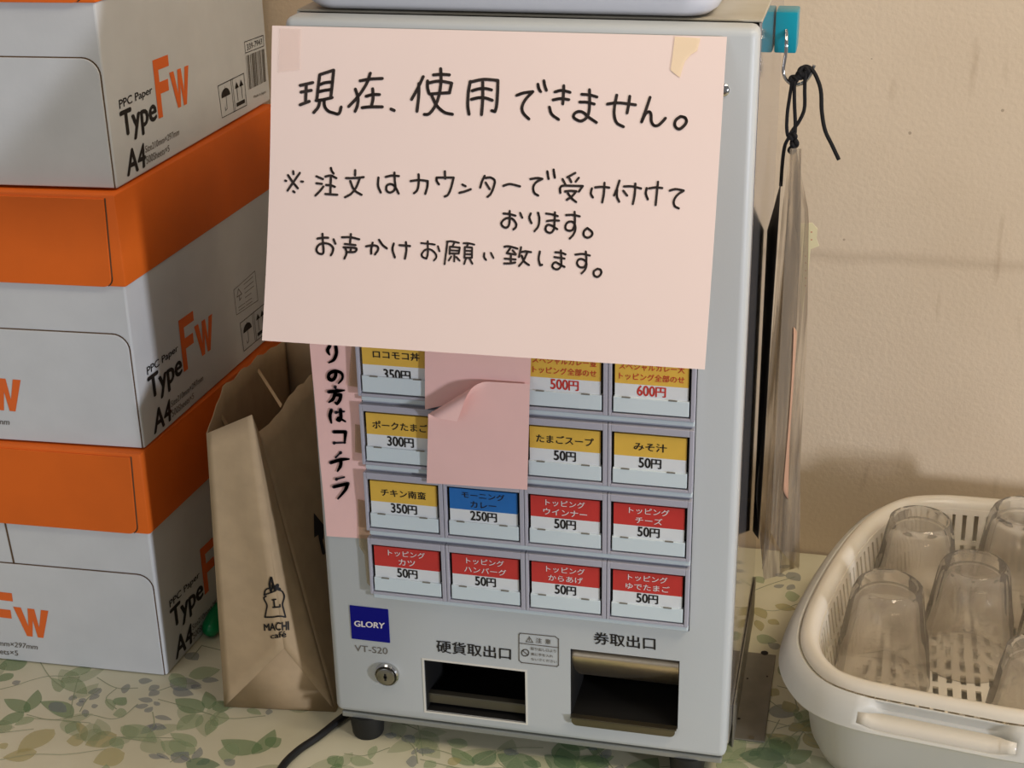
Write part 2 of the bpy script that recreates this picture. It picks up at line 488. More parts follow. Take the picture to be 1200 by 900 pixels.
# ------------------------------------------------------------------ the setting
def struct(o): o['kind'] = 'structure'; return o


struct(MB().box((-1.6, 0.3745, -0.75), (1.9, 0.42, 1.9)).build('wall_back', M_WALL))
struct(MB().box((-1.6, -2.0, -0.79), (1.9, 0.42, -0.75)).build('floor', M_FLOOR))

counter = thing('counter_table', 'wooden counter against the beige wall under the leaf print cloth', 'table')
MB().box((-0.9, -0.33, -0.035), (1.15, 0.3705, -0.0035)).build('table_top', M_WOOD, counter, bevel=0.003)
for sx in (-0.86, 1.05):
    for sy in (-0.29, 0.30):
        MB().box((sx, sy, -0.75), (sx + 0.06, sy + 0.06, -0.035)).build('leg', M_WOOD, counter, bevel=0.003)

cloth = thing('tablecloth', 'cream vinyl tablecloth printed with green, olive and grey leaves', 'tablecloth')
cb = MB()
cb.box((-0.915, -0.345, -0.0035), (1.165, 0.3712, 0.0))
cb.box((-0.915, -0.3465, -0.16), (1.165, -0.345, -0.0005))
cb.build('cloth_sheet', M_CLOTH, cloth)

rnd = random.Random(7)
LF = MB(); lz = [0.00012]


def leaf(p, q, wd, ci):
    p, q = np.array(p[:2]), np.array(q[:2]); d = q - p; L = np.linalg.norm(d)
    if L < 1e-4: return
    d = d / L; n = np.array([-d[1], d[0]]); lz[0] = 0.00012 + (lz[0] - 0.00012 + 0.0000037) % 0.0004
    bend = rnd.uniform(-0.1, 0.1) * L; wd = wd * 1.18
    a, b = [], []
    for k in range(11):
        t = k / 10; wv = wd / 2 * (math.sin(math.pi * t ** 0.8)) ** 0.85 * (1 if t < 0.97 else 0.3)
        c = p + d * L * t + n * bend * math.sin(math.pi * t)
        a.append((*(c + n * wv), lz[0])); b.append((*(c - n * wv), lz[0]))
    LF.add(a + b, [(k, k + 1, 12 + k, 11 + k) for k in range(10)], ci)


def twig(pts, wd):
    Q = smooth_line([p[:2] for p in pts], 6); lz[0] = 0.00012 + (lz[0] - 0.00012 + 0.0000037) % 0.0004
    for i in range(len(Q) - 1):
        d = Q[i + 1] - Q[i]; n = np.array([-d[1], d[0]]) / (np.linalg.norm(d) + 1e-9) * wd / 2
        LF.add([(*(Q[i] + n), lz[0]), (*(Q[i + 1] + n), lz[0]), (*(Q[i + 1] - n), lz[0]), (*(Q[i] - n), lz[0])], [(0, 1, 2, 3)], 5)


def leaves_px(ox, oy, s, items):
    for x0, y0, x1, y1, wd, ci in items:
        p, q = hz(ox + x0 / s, oy + y0 / s, 0), hz(ox + x1 / s, oy + y1 / s, 0)
        # width given in picture pixels of the crop -> metres on the table, allowing for the slant
        dx, dy = (x1 - x0), (y1 - y0); L = math.hypot(dx, dy)
        mx, my = (x0 + x1) / 2, (y0 + y1) / 2
        a = hz(ox + (mx - dy / L * wd / 2) / s, oy + (my + dx / L * wd / 2) / s, 0)
        b = hz(ox + (mx + dy / L * wd / 2) / s, oy + (my - dx / L * wd / 2) / s, 0)
        dd = (q - p)[:2]; dd = dd / np.linalg.norm(dd); e = (b - a)[:2]
        leaf(p, q, abs(e[0] * -dd[1] + e[1] * dd[0]), ci)


def twigs_px(ox, oy, s, lst, wd=0.0010):
    for l in lst: twig([hz(ox + x / s, oy + y / s, 0) for x, y in l], wd)


leaves_px(0, 620, 3.214, [
    (110, 690, 15, 640, 45, 0), (95, 690, 143, 605, 42, 0), (90, 690, -10, 740, 34, 0), (130, 712, 55, 740, 24, 1),
    (105, 492, -10, 525, 46, 0), (50, 545, -10, 575, 26, 0), (45, 583, 78, 572, 16, 3), (235, 560, 328, 622, 52, 1), (272, 712, 150, 650, 52, 0),
    (190, 655, 250, 690, 40, 3), (300, 725, 252, 772, 36, 1), (225, 615, 195, 560, 40, 1), (345, 525, 240, 552, 26, 1),
    (385, 605, 330, 618, 22, 3), (375, 625, 335, 645, 16, 3), (262, 632, 290, 640, 20, 3), (320, 655, 285, 660, 18, 3), (345, 672, 370, 664, 14, 3), (318, 680, 325, 710, 24, 3),
    (300, 640, 325, 652, 18, 3), (490, 600, 455, 600, 30, 3), (430, 660, 475, 635, 34, 0), (400, 640, 425, 685, 30, 1), (478, 690, 425, 700, 30, 1),
    (522, 570, 575, 572, 20, 3), (600, 590, 560, 610, 20, 3), (575, 650, 520, 640, 18, 3), (560, 665, 505, 668, 16, 3), (545, 690, 575, 670, 18, 3), (600, 665, 580, 650, 16, 3),
    (582, 706, 648, 720, 16, 3), (590, 738, 530, 772, 26, 3), (560, 740, 628, 752, 24, 3), (640, 570, 760, 590, 46, 3), (655, 600, 730, 625, 34, 3), (600, 610, 560, 630, 22, 3),
    (455, 745, 592, 802, 56, 1), (765, 690, 660, 640, 56, 0), (790, 680, 775, 612, 48, 0), (800, 680, 872, 655, 40, 0), (760, 700, 665, 760, 52, 1), (790, 712, 865, 715, 48, 1), (800, 715, 778, 778, 40, 1),
    (735, 845, 605, 800, 60, 1), (740, 820, 640, 770, 40, 1), (710, 555, 830, 530, 40, 1), (645, 545, 700, 600, 46, 1), (700, 470, 745, 495, 34, 3), (760, 570, 825, 572, 18, 3), (720, 590, 760, 600, 18, 3),
    (990, 830, 832, 795, 56, 0), (950, 850, 1035, 755, 46, 0), (1000, 815, 1060, 790, 40, 0), (900, 840, 820, 840, 60, 1),
    (560, 850, 622, 862, 16, 3), (590, 845, 640, 870, 14, 3), (725, 870, 755, 822, 26, 3), (790, 868, 738, 888, 20, 3), (655, 880, 710, 840, 46, 3), (680, 850, 720, 880, 20, 3), (850, 890, 885, 870, 30, 3),
    (205, 755, 65, 845, 56, 2), (140, 840, 10, 862, 40, 2), (320, 790, 250, 800, 40, 2), (440, 775, 320, 815, 52, 2), (470, 845, 350, 880, 60, 2), (290, 730, 320, 800, 30, 2), (0, 810, 20, 830, 30, 2),
    (1000, 690, 1028, 690, 18, 3), (930, 680, 985, 700, 20, 1), (700, 880, 830, 890, 50, 4), (420, 790, 460, 830, 40, 1)])
twigs_px(0, 620, 3.214, [[(0, 605), (60, 590), (120, 570), (190, 555), (300, 560)], [(150, 500), (190, 560), (240, 600)], [(100, 700), (200, 720), (330, 700), (440, 715), (520, 660)],
    [(380, 600), (330, 640), (300, 690)], [(440, 600), (400, 640), (440, 680)], [(520, 600), (440, 600), (365, 560)], [(575, 690), (580, 740), (560, 765)], [(760, 690), (860, 715), (1000, 705)],
    [(600, 610), (660, 590), (740, 580)], [(0, 870), (120, 850), (250, 850), (400, 830)], [(640, 880), (690, 850), (740, 880)], [(880, 665), (830, 690), (790, 740)], [(720, 490), (760, 440), (840, 460)]])
leaves_px(380, 690, 4.285, [
    (365, 740, 300, 735, 26, 3), (390, 745, 455, 775, 40, 3), (465, 818, 560, 820, 28, 3), (470, 870, 410, 870, 50, 3), (440, 835, 470, 800, 20, 3),
    (750, 890, 640, 800, 60, 0), (745, 880, 860, 812, 70, 4), (720, 790, 615, 765, 44, 1), (900, 810, 980, 830, 30, 3), (1090, 895, 1000, 872, 34, 4), (20, 880, 95, 845, 60, 0), (90, 900, 30, 900, 40, 0),
    (130, 850, 250, 880, 44, 1), (260, 790, 230, 860, 36, 1), (560, 870, 500, 900, 40, 1), (620, 880, 690, 860, 36, 2)])
twigs_px(380, 690, 4.285, [[(380, 740), (450, 800), (470, 880)], [(100, 830), (200, 840), (330, 800)], [(480, 800), (600, 820), (720, 870)], [(745, 890), (900, 810), (1100, 800)]])
leaves_px(820, 660, 3.75, [
    (380, 845, 305, 775, 62, 0), (380, 870, 172, 845, 80, 4), (250, 850, 230, 825, 40, 4), (385, 880, 495, 825, 62, 0), (380, 885, 320, 905, 40, 1),
    (450, 740, 410, 700, 56, 2), (455, 740, 510, 680, 56, 2), (460, 750, 560, 820, 56, 2), (430, 815, 290, 750, 56, 2), (300, 650, 430, 665, 52, 3), (430, 655, 370, 605, 46, 2),
    (400, 500, 345, 455, 46, 0), (370, 440, 410, 470, 30, 0), (325, 105, 372, 95, 16, 3), (385, 100, 420, 112, 26, 3), (330, 185, 425, 205, 26, 2), (245, 195, 290, 245, 40, 2),
    (375, 145, 440, 145, 40, 1), (250, 320, 340, 345, 36, 1), (390, 40, 440, 80, 40, 3), (350, 20, 400, 10, 16, 3), (330, 50, 380, 55, 14, 3), (235, 60, 280, 90, 30, 1), (300, 560, 350, 580, 36, 2), (440, 690, 420, 640, 30, 1),
    (300, 250, 350, 270, 24, 2), (250, 250, 270, 300, 34, 2), (345, 380, 300, 350, 30, 3)])
twigs_px(820, 660, 3.75, [[(290, 690), (330, 700), (450, 740), (600, 850)], [(380, 880), (430, 780), (455, 740)], [(300, 600), (360, 640), (430, 660)], [(240, 120), (320, 90), (420, 60)], [(250, 200), (330, 210), (430, 180)], [(340, 540), (400, 560), (430, 640)]])


def sprig(x, y, a, sc, ci, n):
    d = np.array([math.cos(a), math.sin(a)]); pts = []
    for k in range(n + 1):
        a2 = a + 0.5 * math.sin(k / n * 2.2); pts.append(np.array([x, y]) + d * sc * k * 0.7 + np.array([math.cos(a2), math.sin(a2)]) * sc * 0.3 * k)
    twig(pts, 0.0010)
    for k in range(1, n + 1):
        for sd in (-1, 1):
            if rnd.random() < 0.25: continue
            b = a + sd * rnd.uniform(0.5, 1.0); L = sc * rnd.uniform(1.0, 1.5)
            leaf(pts[k], pts[k] + L * np.array([math.cos(b), math.sin(b)]), L * rnd.uniform(0.38, 0.55), ci)


def measured(x, y):
    q = RC @ (np.array([x, y, 0]) - CAM_P); px, py = 600 + FPX * q[0] / q[2], 450 - FPX * q[1] / q[2]
    return (-70 < px < 700 and 730 < py < 960) or (820 < px < 1010 and 640 < py < 960)


for i in range(300):
    x, y = rnd.uniform(-0.84, 1.06), rnd.uniform(-0.28, 0.27)
    if measured(x, y): continue
    ci = rnd.choice([0, 1, 1, 2, 3, 3, 4]); sc = 0.012 if ci == 3 else rnd.uniform(0.022, 0.032)
    sprig(x, y, rnd.uniform(0, 6.28), sc, ci, 3 if ci != 3 else 5)
rnd = random.Random(11)
for i in range(230):
    x, y = rnd.uniform(-0.84, 1.06), rnd.uniform(-0.28, 0.29)
    sprig(x, y, rnd.uniform(0, 6.28), rnd.uniform(0.018, 0.028), 6, 2)
o = LF.build('leaf_print', M_LEAF + [M_STEM, ink('leaf_faint', (156, 172, 126), 0.26)], cloth, fixn=False); o['kind'] = 'stuff'

# ------------------------------------------------------------------ paper boxes
LB, RB, HB, HL = 0.31, 0.2965, 0.205, 0.138   # left length, right length, carton height, height where the lid starts


class Frame:
    def __init__(s, c, fdeg, rdeg):
        s.c = np.array(c, float)
        s.L = -np.array([math.cos(math.radians(fdeg)), math.sin(math.radians(fdeg)), 0])
        s.R = np.array([math.sin(math.radians(rdeg)), math.cos(math.radians(rdeg)), 0])
    def __call__(s, a, b, z): return s.c + s.L * a + s.R * b + np.array([0, 0, z])
    def front(s, px, py):      # -> (a, z)
        n = np.array([s.L[1], -s.L[0], 0]); p = hit(px, py, n, s.c) - s.c
        return p[:2] @ s.L[:2], p[2]
    def right(s, px, py):      # -> (b, z)
        n = np.array([s.R[1], -s.R[0], 0]); p = hit(px, py, n, s.c) - s.c
        return p[:2] @ s.R[:2], p[2]


F3 = Frame((-0.1725, 0.0545, 0.0003), 2.0, 4.0)
F2 = Frame((-0.1700, 0.0610, 0.2130), 3.0, 2.5)
F1 = Frame((-0.1705, 0.0700, 0.4262), 4.0, 1.5)


def z1(x, y): return F1.right(x / 3.75, y / 3.75)


# layout of the print on a carton's right face, in (b, z) of that face
RQ = {
    'ppc': [z1(521, 440), z1(666, 376), z1(669, 418), z1(526, 490)],
    'type': [z1(526, 494), z1(680, 422), z1(690, 556), z1(545, 638)],
    'F': [z1(668, 266), z1(736, 240), z1(760, 492), z1(696, 522)],
    'w': [z1(742, 320), z1(826, 286), z1(832, 452), z1(770, 480)],
    'a4': [z1(555, 662), z1(634, 628), z1(640, 730), z1(560, 774)],
    'size': [z1(636, 642), z1(786, 564), z1(786, 592), z1(638, 672)],
    'sheets': [z1(640, 688), z1(742, 636), z1(744, 664), z1(643, 722)],
    'no': [z1(1083, 195), z1(1150, 168), z1(1150, 192), z1(1085, 222)],
    'made': [z1(1113, 420), z1(1166, 396), z1(1168, 412), z1(1115, 436)],
}
WORDS = {'ppc': ('PPC Paper', 0.018), 'type': ('Type', 0.035), 'F': ('§F', 0), 'w': ('§W', 0), 'a4': ('A4', 0.03),
         'size': ('Size210mm×297mm', 0.01), 'sheets': ('500Sheets×5', 0.01), 'no': ('339-7943', 0), 'made': ('Made in Japan', 0)}


def quad_line(mb, a, b, wd, fr, mi=0):
    a, b = np.array(a), np.array(b); d = b - a; L = np.linalg.norm(d); n = np.array([-d[1], d[0]]) / L * wd / 2; e = d / L * wd / 2
    mb.add([fr(a - e + n), fr(b + e + n), fr(b + e - n), fr(a - e - n)], [(0, 1, 2, 3)], mi)


def carton(F, label, recycled, front_dx):
    t = thing('paper_box', label, 'box', group='orange lidded copy paper boxes')
    MB().box((0, 0, 0), (LB, RB, HB), fr=F).build('carton_body', M_CARD, t, bevel=0.0015)
    # the lid: four walls and a top, a little larger than the carton
    e = 0.0022
    MB().box((-e, -e, HL), (LB + e, RB + e, 0.2115), fr=F).build('lid', M_ORANGE, t, bevel=0.002, smooth=True)
    # glued front flap of the lid, with a rounded lower corner
    r = 0.007; zt, zb = 0.2085, HL + 0.0004
    pts = [(LB - 0.002, zt), (LB - 0.002, zb)] + [(0.0085 + r - r * math.sin(k * math.pi / 12), zb + r - r * math.cos(k * math.pi / 12)) for k in range(7)] + [(0.0062, zt)]
    MB().prism(pts, -e - 0.0014, -e - 0.0001, lambda u, v, d: F(u, d, v)).build('lid_flap', M_ORANGE, t, bevel=0.0004)
    cut = MB()
    def fl(p, d=-e - 0.0003): return F(p[0], d, p[1])
    edge = [(0.0062, zt)] + [(0.0085 + r - r * math.sin(k * math.pi / 12), zb + r - r * math.cos(k * math.pi / 12)) for k in range(6, 1, -1)]
    for p, q in zip(edge, edge[1:]): quad_line(cut, (p[0] - 0.0006, p[1]), (q[0] - 0.0006, q[1]), 0.0011, fl)
    # tuck flap of the carton front
    ft = 0.098; r2 = 0.013
    arc = [(0.0025 + r2 - r2 * math.cos(k * math.pi / 14), ft - r2 + r2 * math.sin(k * math.pi / 14)) for k in range(8)]
    pts = [(0.0022, 0.001)] + arc + [(LB - 0.003, ft), (LB - 0.003, 0.001)]
    MB().prism(pts, -0.0014, -0.0001, lambda u, v, d: F(u, d, v)).build('front_flap', M_CARD, t, bevel=0.0004)
    edge = [(0.0018, 0.001)] + [(u - 0.0005, v + 0.0004) for u, v in arc] + [(LB - 0.003, ft + 0.0005)]
    for p, q in zip(edge, edge[1:]): quad_line(cut, p, q, 0.0011, lambda p: F(p[0], -0.00035, p[1]))
    quad_line(cut, (0.128, HL), (0.126, ft), 0.0016, lambda p: F(p[0], -0.00035, p[1]))
    cut.build('cut_edge', M_CUT, t, fixn=False)
    # printing: right face
    mats = [M_INKB, M_INKO, M_INKG]
    pr = MB(); R = lambda p: F(-0.0003, p[0], p[1])
    for k, q in RQ.items():
        s, bd = WORDS[k]
        text_quad(pr, s, *q, bold=bd, mi=1 if k in 'Fw' else (2 if k in ('size', 'sheets', 'made') else 0), fn=R)
    def rect(q, wd, mi=0):
        for i in range(4): quad_line(pr, q[i], q[(i + 1) % 4], wd, R, mi)
    um = [z1(957, 378), z1(1070, 322), z1(1083, 462), z1(975, 518)]
    um = [np.array(q) for q in um]; rect(um, 0.0007)
    def U(u, v): return um[0] * (1 - u) * (1 - v) + um[1] * u * (1 - v) + um[2] * u * v + um[3] * (1 - u) * v
    quad_line(pr, U(0.48, 0), U(0.48, 1), 0.0006, R); quad_line(pr, U(0.54, 0), U(0.54, 1), 0.0006, R)
    dome = [U(0.24 - 0.17 * math.cos(k * math.pi / 8), 0.42 - 0.26 * math.sin(k * math.pi / 8)) for k in range(9)]
    pr.add([R(p) for p in dome], [tuple(range(9))]); quad_line(pr, U(0.24, 0.12), U(0.24, 0.8), 0.0006, R)
    quad_line(pr, U(0.24, 0.8), U(0.17, 0.84), 0.0006, R); quad_line(pr, U(0.17, 0.84), U(0.16, 0.74), 0.0006, R)
    for u in (0.68, 0.86):
        quad_line(pr, U(u, 0.25), U(u, 0.72), 0.0009, R)
        pr.add([R(U(u - 0.08, 0.34)), R(U(u, 0.14)), R(U(u + 0.08, 0.34))], [(0, 1, 2)])
    pr.add([R(U(0.6, 0.78)), R(U(0.94, 0.78)), R(U(0.94, 0.9)), R(U(0.6, 0.9))], [(0, 1, 2, 3)])
    bc = [np.array(z1(*q)) for q in ((1080, 245), (1160, 214), (1170, 372), (1092, 412))]
    def Bq(u, v): return bc[0] * (1 - u) * (1 - v) + bc[1] * u * (1 - v) + bc[2] * u * v + bc[3] * (1 - u) * v
    rb = random.Random(3); u = 0.0
    while u < 0.97:
        wd = rb.choice([0.015, 0.03, 0.045]); pr.add([R(Bq(u, 0)), R(Bq(u + wd, 0)), R(Bq(u + wd, 0.9)), R(Bq(u, 0.9))], [(0, 1, 2, 3)], 2)
        u += wd + rb.choice([0.02, 0.03, 0.05])
    rect([np.array(z1(*q)) for q in ((1073, 185), (1155, 155), (1158, 202), (1078, 233))], 0.0006)
    if recycled:   # framed recycling-tree mark above the handling marks
        rc = [np.array(F2.right(*q)) for q in ((273.6, 340), (298.4, 317.5), (302, 352), (277, 369))]
        rect(rc, 0.0006, 2)
        def Q(u, v): return rc[0] * (1 - u) * (1 - v) + rc[1] * u * (1 - v) + rc[2] * u * v + rc[3] * (1 - u) * v
        for a, b in (((.1, .35), (.2, .1)), ((.2, .1), (.32, .38)), ((.32, .38), (.1, .35)), ((.2, .4), (.2, .55)), ((.2, .55), (.28, .5))): quad_line(pr, Q(*a), Q(*b), 0.0008, R, 2)
        for v in (.12, .28, .44, .6, .78, .9):
            for u0 in ((0.45, 0.12) if v > .65 else (0.45,)): quad_line(pr, Q(u0, v), Q(u0 + 0.28 + 0.15 * (v < .5), v), 0.0006, R, 2)
    # printing: front face, the same block of words, placed by the orange letters' right edge
    k = 1.0
    wr = max(q[0] for q in RQ['w']); A0 = front_dx
    Fr = lambda p: F(A0 + (wr - p[0]) * k, -0.0017, FZ + (p[1] - FZ) * k)
    Fw = lambda p: F(A0 + (wr - p[0]) * 0.94, -0.0017, FZ + (p[1] - FZ) * 0.94 - 0.0065)
    Fs = lambda p: Fr((p[0] + 0.0125, p[1]))
    FZ = RQ['a4'][3][1]
    for kk in ('ppc', 'type', 'F', 'w', 'a4', 'size', 'sheets'):
        s, bd = WORDS[kk]
        text_quad(pr, s, *RQ[kk], bold=bd, mi=1 if kk in 'Fw' else (2 if kk in ('size', 'sheets') else 0), fn=Fw if kk in 'Fw' else (Fs if kk in ('size', 'sheets') else Fr))
    pr.build('printed_lettering', mats, t, fixn=False)
    return t


carton(F3, 'white paper box with orange lid standing on the tablecloth, bottom of the stack', False, F3.front(62, 740)[0])
carton(F2, 'orange-lidded white paper box in the middle of the stack, small tree mark on its side', True, F2.front(28, 460)[0])
carton(F1, 'topmost white paper box of the stack, barcode on its right side', False, F1.front(-6, 160)[0])

# ------------------------------------------------------------------ ticket machine
W, H, ZB, DEP = 0.308, 0.5703, 0.022, 0.250
mach = thing('ticket_machine', 'white meal ticket vending machine with rows of priced buttons on the table', 'ticket machine')
HOLES = [((0.0752, 0.0375), (0.1549, 0.0846)), ((0.1897, 0.0490), (0.2715, 0.1094))]


def holed_box(lo, hi, holes, bev, mtl, name, parent, seg=3, back=True):
    """box with rectangular openings cut right through it along y"""
    bm = bmesh.new()
    bmesh.ops.create_cube(bm, size=1, matrix=Matrix.Translation((Vector(lo) + Vector(hi)) / 2) @ Matrix.Diagonal((*(Vector(hi) - Vector(lo)), 1)))
    if bev: bmesh.ops.bevel(bm, geom=list(bm.edges), offset=bev, segments=seg, profile=0.5, affect='EDGES')
    me = bpy.data.meshes.new(name); bm.to_mesh(me); bm.free()
    o = bpy.data.objects.new(name, me); COL.objects.link(o)
    cut = MB()
    for (x0, z0), (x1, z1_) in holes: cut.box((x0, lo[1] - 0.01, z0), (x1, hi[1] + 0.01, z1_))
    c = cut.build('cutter', mtl)
    md = o.modifiers.new('cut', 'BOOLEAN'); md.object = c; md.operation = 'DIFFERENCE'; md.solver = 'EXACT'
    bpy.context.view_layer.update()
    me2 = bpy.data.meshes.new_from_object(o.evaluated_get(bpy.context.evaluated_depsgraph_get()))
    bpy.data.objects.remove(c); bpy.data.objects.remove(o)
    me2.materials.clear(); me2.materials.append(mtl)
    me2.shade_smooth(); me2.set_sharp_from_angle(angle=math.radians(35))
    o = bpy.data.objects.new(name, me2); COL.objects.link(o); o.parent = parent
    return o


holed_box((0, 0, 0.0265), (W, 0.024, H), HOLES, 0.0055, M_SHELL, 'front_door', mach)
MB().box((0.003, 0.024, 0.028), (W - 0.003, 0.0262, H - 0.004)).build('door_gap', M_DARK, mach) if False else None
cab = MB()
# cabinet shell: two sides, back, top and bottom, left hollow behind the door openings
cab.box((0, 0.0265, ZB), (0.002, DEP, H - 0.001))
cab.box((0.002, DEP - 0.002, ZB), (W - 0.002, DEP, H - 0.001))
cab.build('cabinet_shell', M_SHELL, mach)
MB().box((W - 0.002, 0.0265, ZB), (W, DEP, H - 0.001)).build('side_panel', M_SIDE, mach, bevel=0.0005)
MB().box((0, 0.0265, H - 0.001), (W, DEP, H + 0.0005)).build('top_panel', M_TOP, mach, bevel=0.0006)
MB().box((0.004, 0.003, ZB - 0.002), (W - 0.003, DEP - 0.003, ZB + 0.003)).build('base_plate', mat('base_grey', (150, 150, 142), 0.4, 0.3), mach, bevel=0.001)
# inner liner behind the seam so that it reads dark
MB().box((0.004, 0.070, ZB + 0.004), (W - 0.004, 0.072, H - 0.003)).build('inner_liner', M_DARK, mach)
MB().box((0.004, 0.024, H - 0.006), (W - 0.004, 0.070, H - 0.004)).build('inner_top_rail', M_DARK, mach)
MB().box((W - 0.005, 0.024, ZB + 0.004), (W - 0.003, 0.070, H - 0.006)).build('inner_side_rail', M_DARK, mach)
# raised plates round the two openings
for (a, b), (c, d) in HOLES[:1]:
    m = MB()
    for lo, hi in (((a - .0015, b - .0015), (a, d + .0015)), ((c, b - .0015), (c + .0015, d + .0015)), ((a, d), (c, d + .0015)), ((a, b - .0015), (c, b))):
        m.box((lo[0], -0.0004, lo[1]), (hi[0], 0.0005, hi[1]))
    m.build('opening_trim', mat('cream_trim', (216, 212, 200), 0.4), mach)


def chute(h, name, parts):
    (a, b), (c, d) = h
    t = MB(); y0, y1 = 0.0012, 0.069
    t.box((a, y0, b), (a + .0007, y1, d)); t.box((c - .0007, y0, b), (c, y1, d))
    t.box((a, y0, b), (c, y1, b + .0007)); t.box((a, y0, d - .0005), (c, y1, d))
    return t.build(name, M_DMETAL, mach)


cc = chute(HOLES[0], 'coin_tray', 1)
(a, b), (c, d) = HOLES[0]
MB().grid(6, 10, lambda u, v: (a + (c - a) * u, 0.036 + 0.030 * math.sin(v * 1.57), d - (d - b) * v * 0.55)).build('back_plate', mat('chute_brown', (96, 80, 58), 0.4, 0.5), cc, smooth=True)
MB().box((a, 0.0060, b + 0.004), (c, 0.0075, b + 0.0115)).box((a, 0.0060, b + 0.0115), (c, 0.012, b + 0.0125)).build('steel_lip', mat('dull_steel', (104, 100, 88), 0.4, 0.8), cc, bevel=0.0003)
tcn = chute(HOLES[1], 'ticket_tray', 1)
(a, b), (c, d) = HOLES[1]
MB().grid(8, 40, lambda u, v: (a + (c - a) * u, (0.0125 - 0.009 * math.sin(min(v / .15, 1) * 1.57)) if v < .15 else 0.0035 + 0.05 * ((v - .15) / .85) ** 1.5, d - 0.0005 - (d - b - .003) * v)).build('curved_plate', mat('chute_steel', (214, 196, 168), 0.34, 0.95, bump=0.1, bscale=200), tcn, smooth=True)
r = 0.004
lip = [(a + .0015, b + .0015), (a + .0015, b - .005 + r)] + [(a + .0015 + r - r * math.cos(k * math.pi / 8), b - .005 + r - r * math.sin(k * math.pi / 8)) for k in range(1, 5)] + \
      [(c - .0015 - r + r * math.sin(k * math.pi / 8), b - .005 + r - r * math.cos(k * math.pi / 8)) for k in range(0, 5)] + [(c - .0015, b + .0015)]
MB().prism(lip, -0.0042, -0.0034, lambda u, v, dd: (u, dd, v)).box((a + .0005, -0.0042, b + 0.0008), (c - .0005, 0.0015, b + 0.0018)).build('steel_lip', M_METAL, tcn, bevel=0.0002)

# lock
lk = MB().lathe([(0.0098, -0.0001), (0.0098, 0.0030), (0.0088, 0.0042), (0.0078, 0.0034), (0.0074, 0.0026)], 36, fr=lambda x, y, z: (0.0451 + x, -z, 0.0681 + y)).build('lock', M_CHROME, mach, smooth=True)
MB().lathe([(0.0072, 0.0030), (0.0072, 0.0052), (0.0064, 0.0056)], 30, fr=lambda x, y, z: (0.0451 + x, -z, 0.0681 + y)).build('lock_barrel', mat('worn_steel', (150, 147, 140), 0.3, 1.0), lk, smooth=True)
MB().box((0.0443, -0.0060, 0.0650), (0.0459, -0.0055, 0.0712)).box((0.0438, -0.0060, 0.0672), (0.0464, -0.0055, 0.0692)).build('keyhole', M_DARK, lk)

# badge and printed words on the door
bd = MB().box((0.0180, -0.0008, 0.0966), (0.0488, 0.0002, 0.1265)).build('maker_badge', M_BADGE, mach, bevel=0.0003)
LT = MB(); fy = lambda p, Y=-0.0004: hy(p[0], p[1], Y)
z6 = lambda x, y: (380 + x / 4.285, 690 + y / 4.285)
z7 = lambda x, y: (600 + x / 4, 720 + y / 4)
bl = MB(); text_quad(bl, 'GLORY', z6(150, 160), z6(303, 172), z6(300, 200), z6(152, 188), bold=0.035, fn=lambda p: fy(p, -0.0010)); bl.build('badge_lettering', M_INKW, bd, fixn=False)
text_quad(LT, 'VT-S20', z6(152, 282), z6(318, 297), z6(318, 330), z6(154, 313), mi=1, fn=fy)
text_quad(LT, '硬貨取出口', z6(562, 257), z6(937, 298), z6(937, 358), z6(566, 318), bold=0.015, fn=fy)
text_quad(LT, '券取出口', z7(383, 82), z7(672, 110), z7(672, 168), z7(385, 138), bold=0.015, fn=fy)
LT.build('printed_lettering', [M_INKB, M_INKG], mach, fixn=False)
# caution sticker
zc = lambda x, y: (600 + x / 17.14, 735 + y / 17.14)
cs = MB(); rq = [(140, 150), (165, 122), (870, 190), (935, 240), (935, 760), (905, 790), (190, 712), (142, 665)]
def pl_(mb, pts, wd, closed=False):
    q = [np.array(zc(*p)) for p in pts]
    for i in range(len(q) - (0 if closed else 1)): quad_line(mb, q[i], q[(i + 1) % len(q)], wd, lambda p: fy(p, -0.0004))
pl_(cs, rq, 1.0, True); pl_(cs, [(150, 322), (935, 412)], 0.9)
pl_(cs, [(350, 195), (285, 295), (420, 308)], 0.8, True); pl_(cs, [(350, 230), (350, 270)], 0.9)
pl_(cs, [(265 + 72 * math.cos(k * .524), 515 + 66 * math.sin(k * .524)) for k in range(12)], 1.1, True); pl_(cs, [(215, 470), (315, 560)], 1.0)
for s, q in (('注', ((478, 215), (600, 225), (600, 325), (478, 315))), ('意', ((670, 240), (780, 250), (780, 345), (670, 335))),
             ('取り出し口より', ((375, 400), (885, 455), (885, 515), (375, 460))), ('奥に手を入れ', ((380, 510), (825, 560), (825, 612), (380, 568))),
             ('ないでください', ((385, 615), (900, 672), (900, 725), (385, 665)))):
    text_quad(cs, s, *[zc(*p) for p in q], bold=0.01, fn=fy)
cs.build('caution_print', M_INKG, mach, fixn=False)

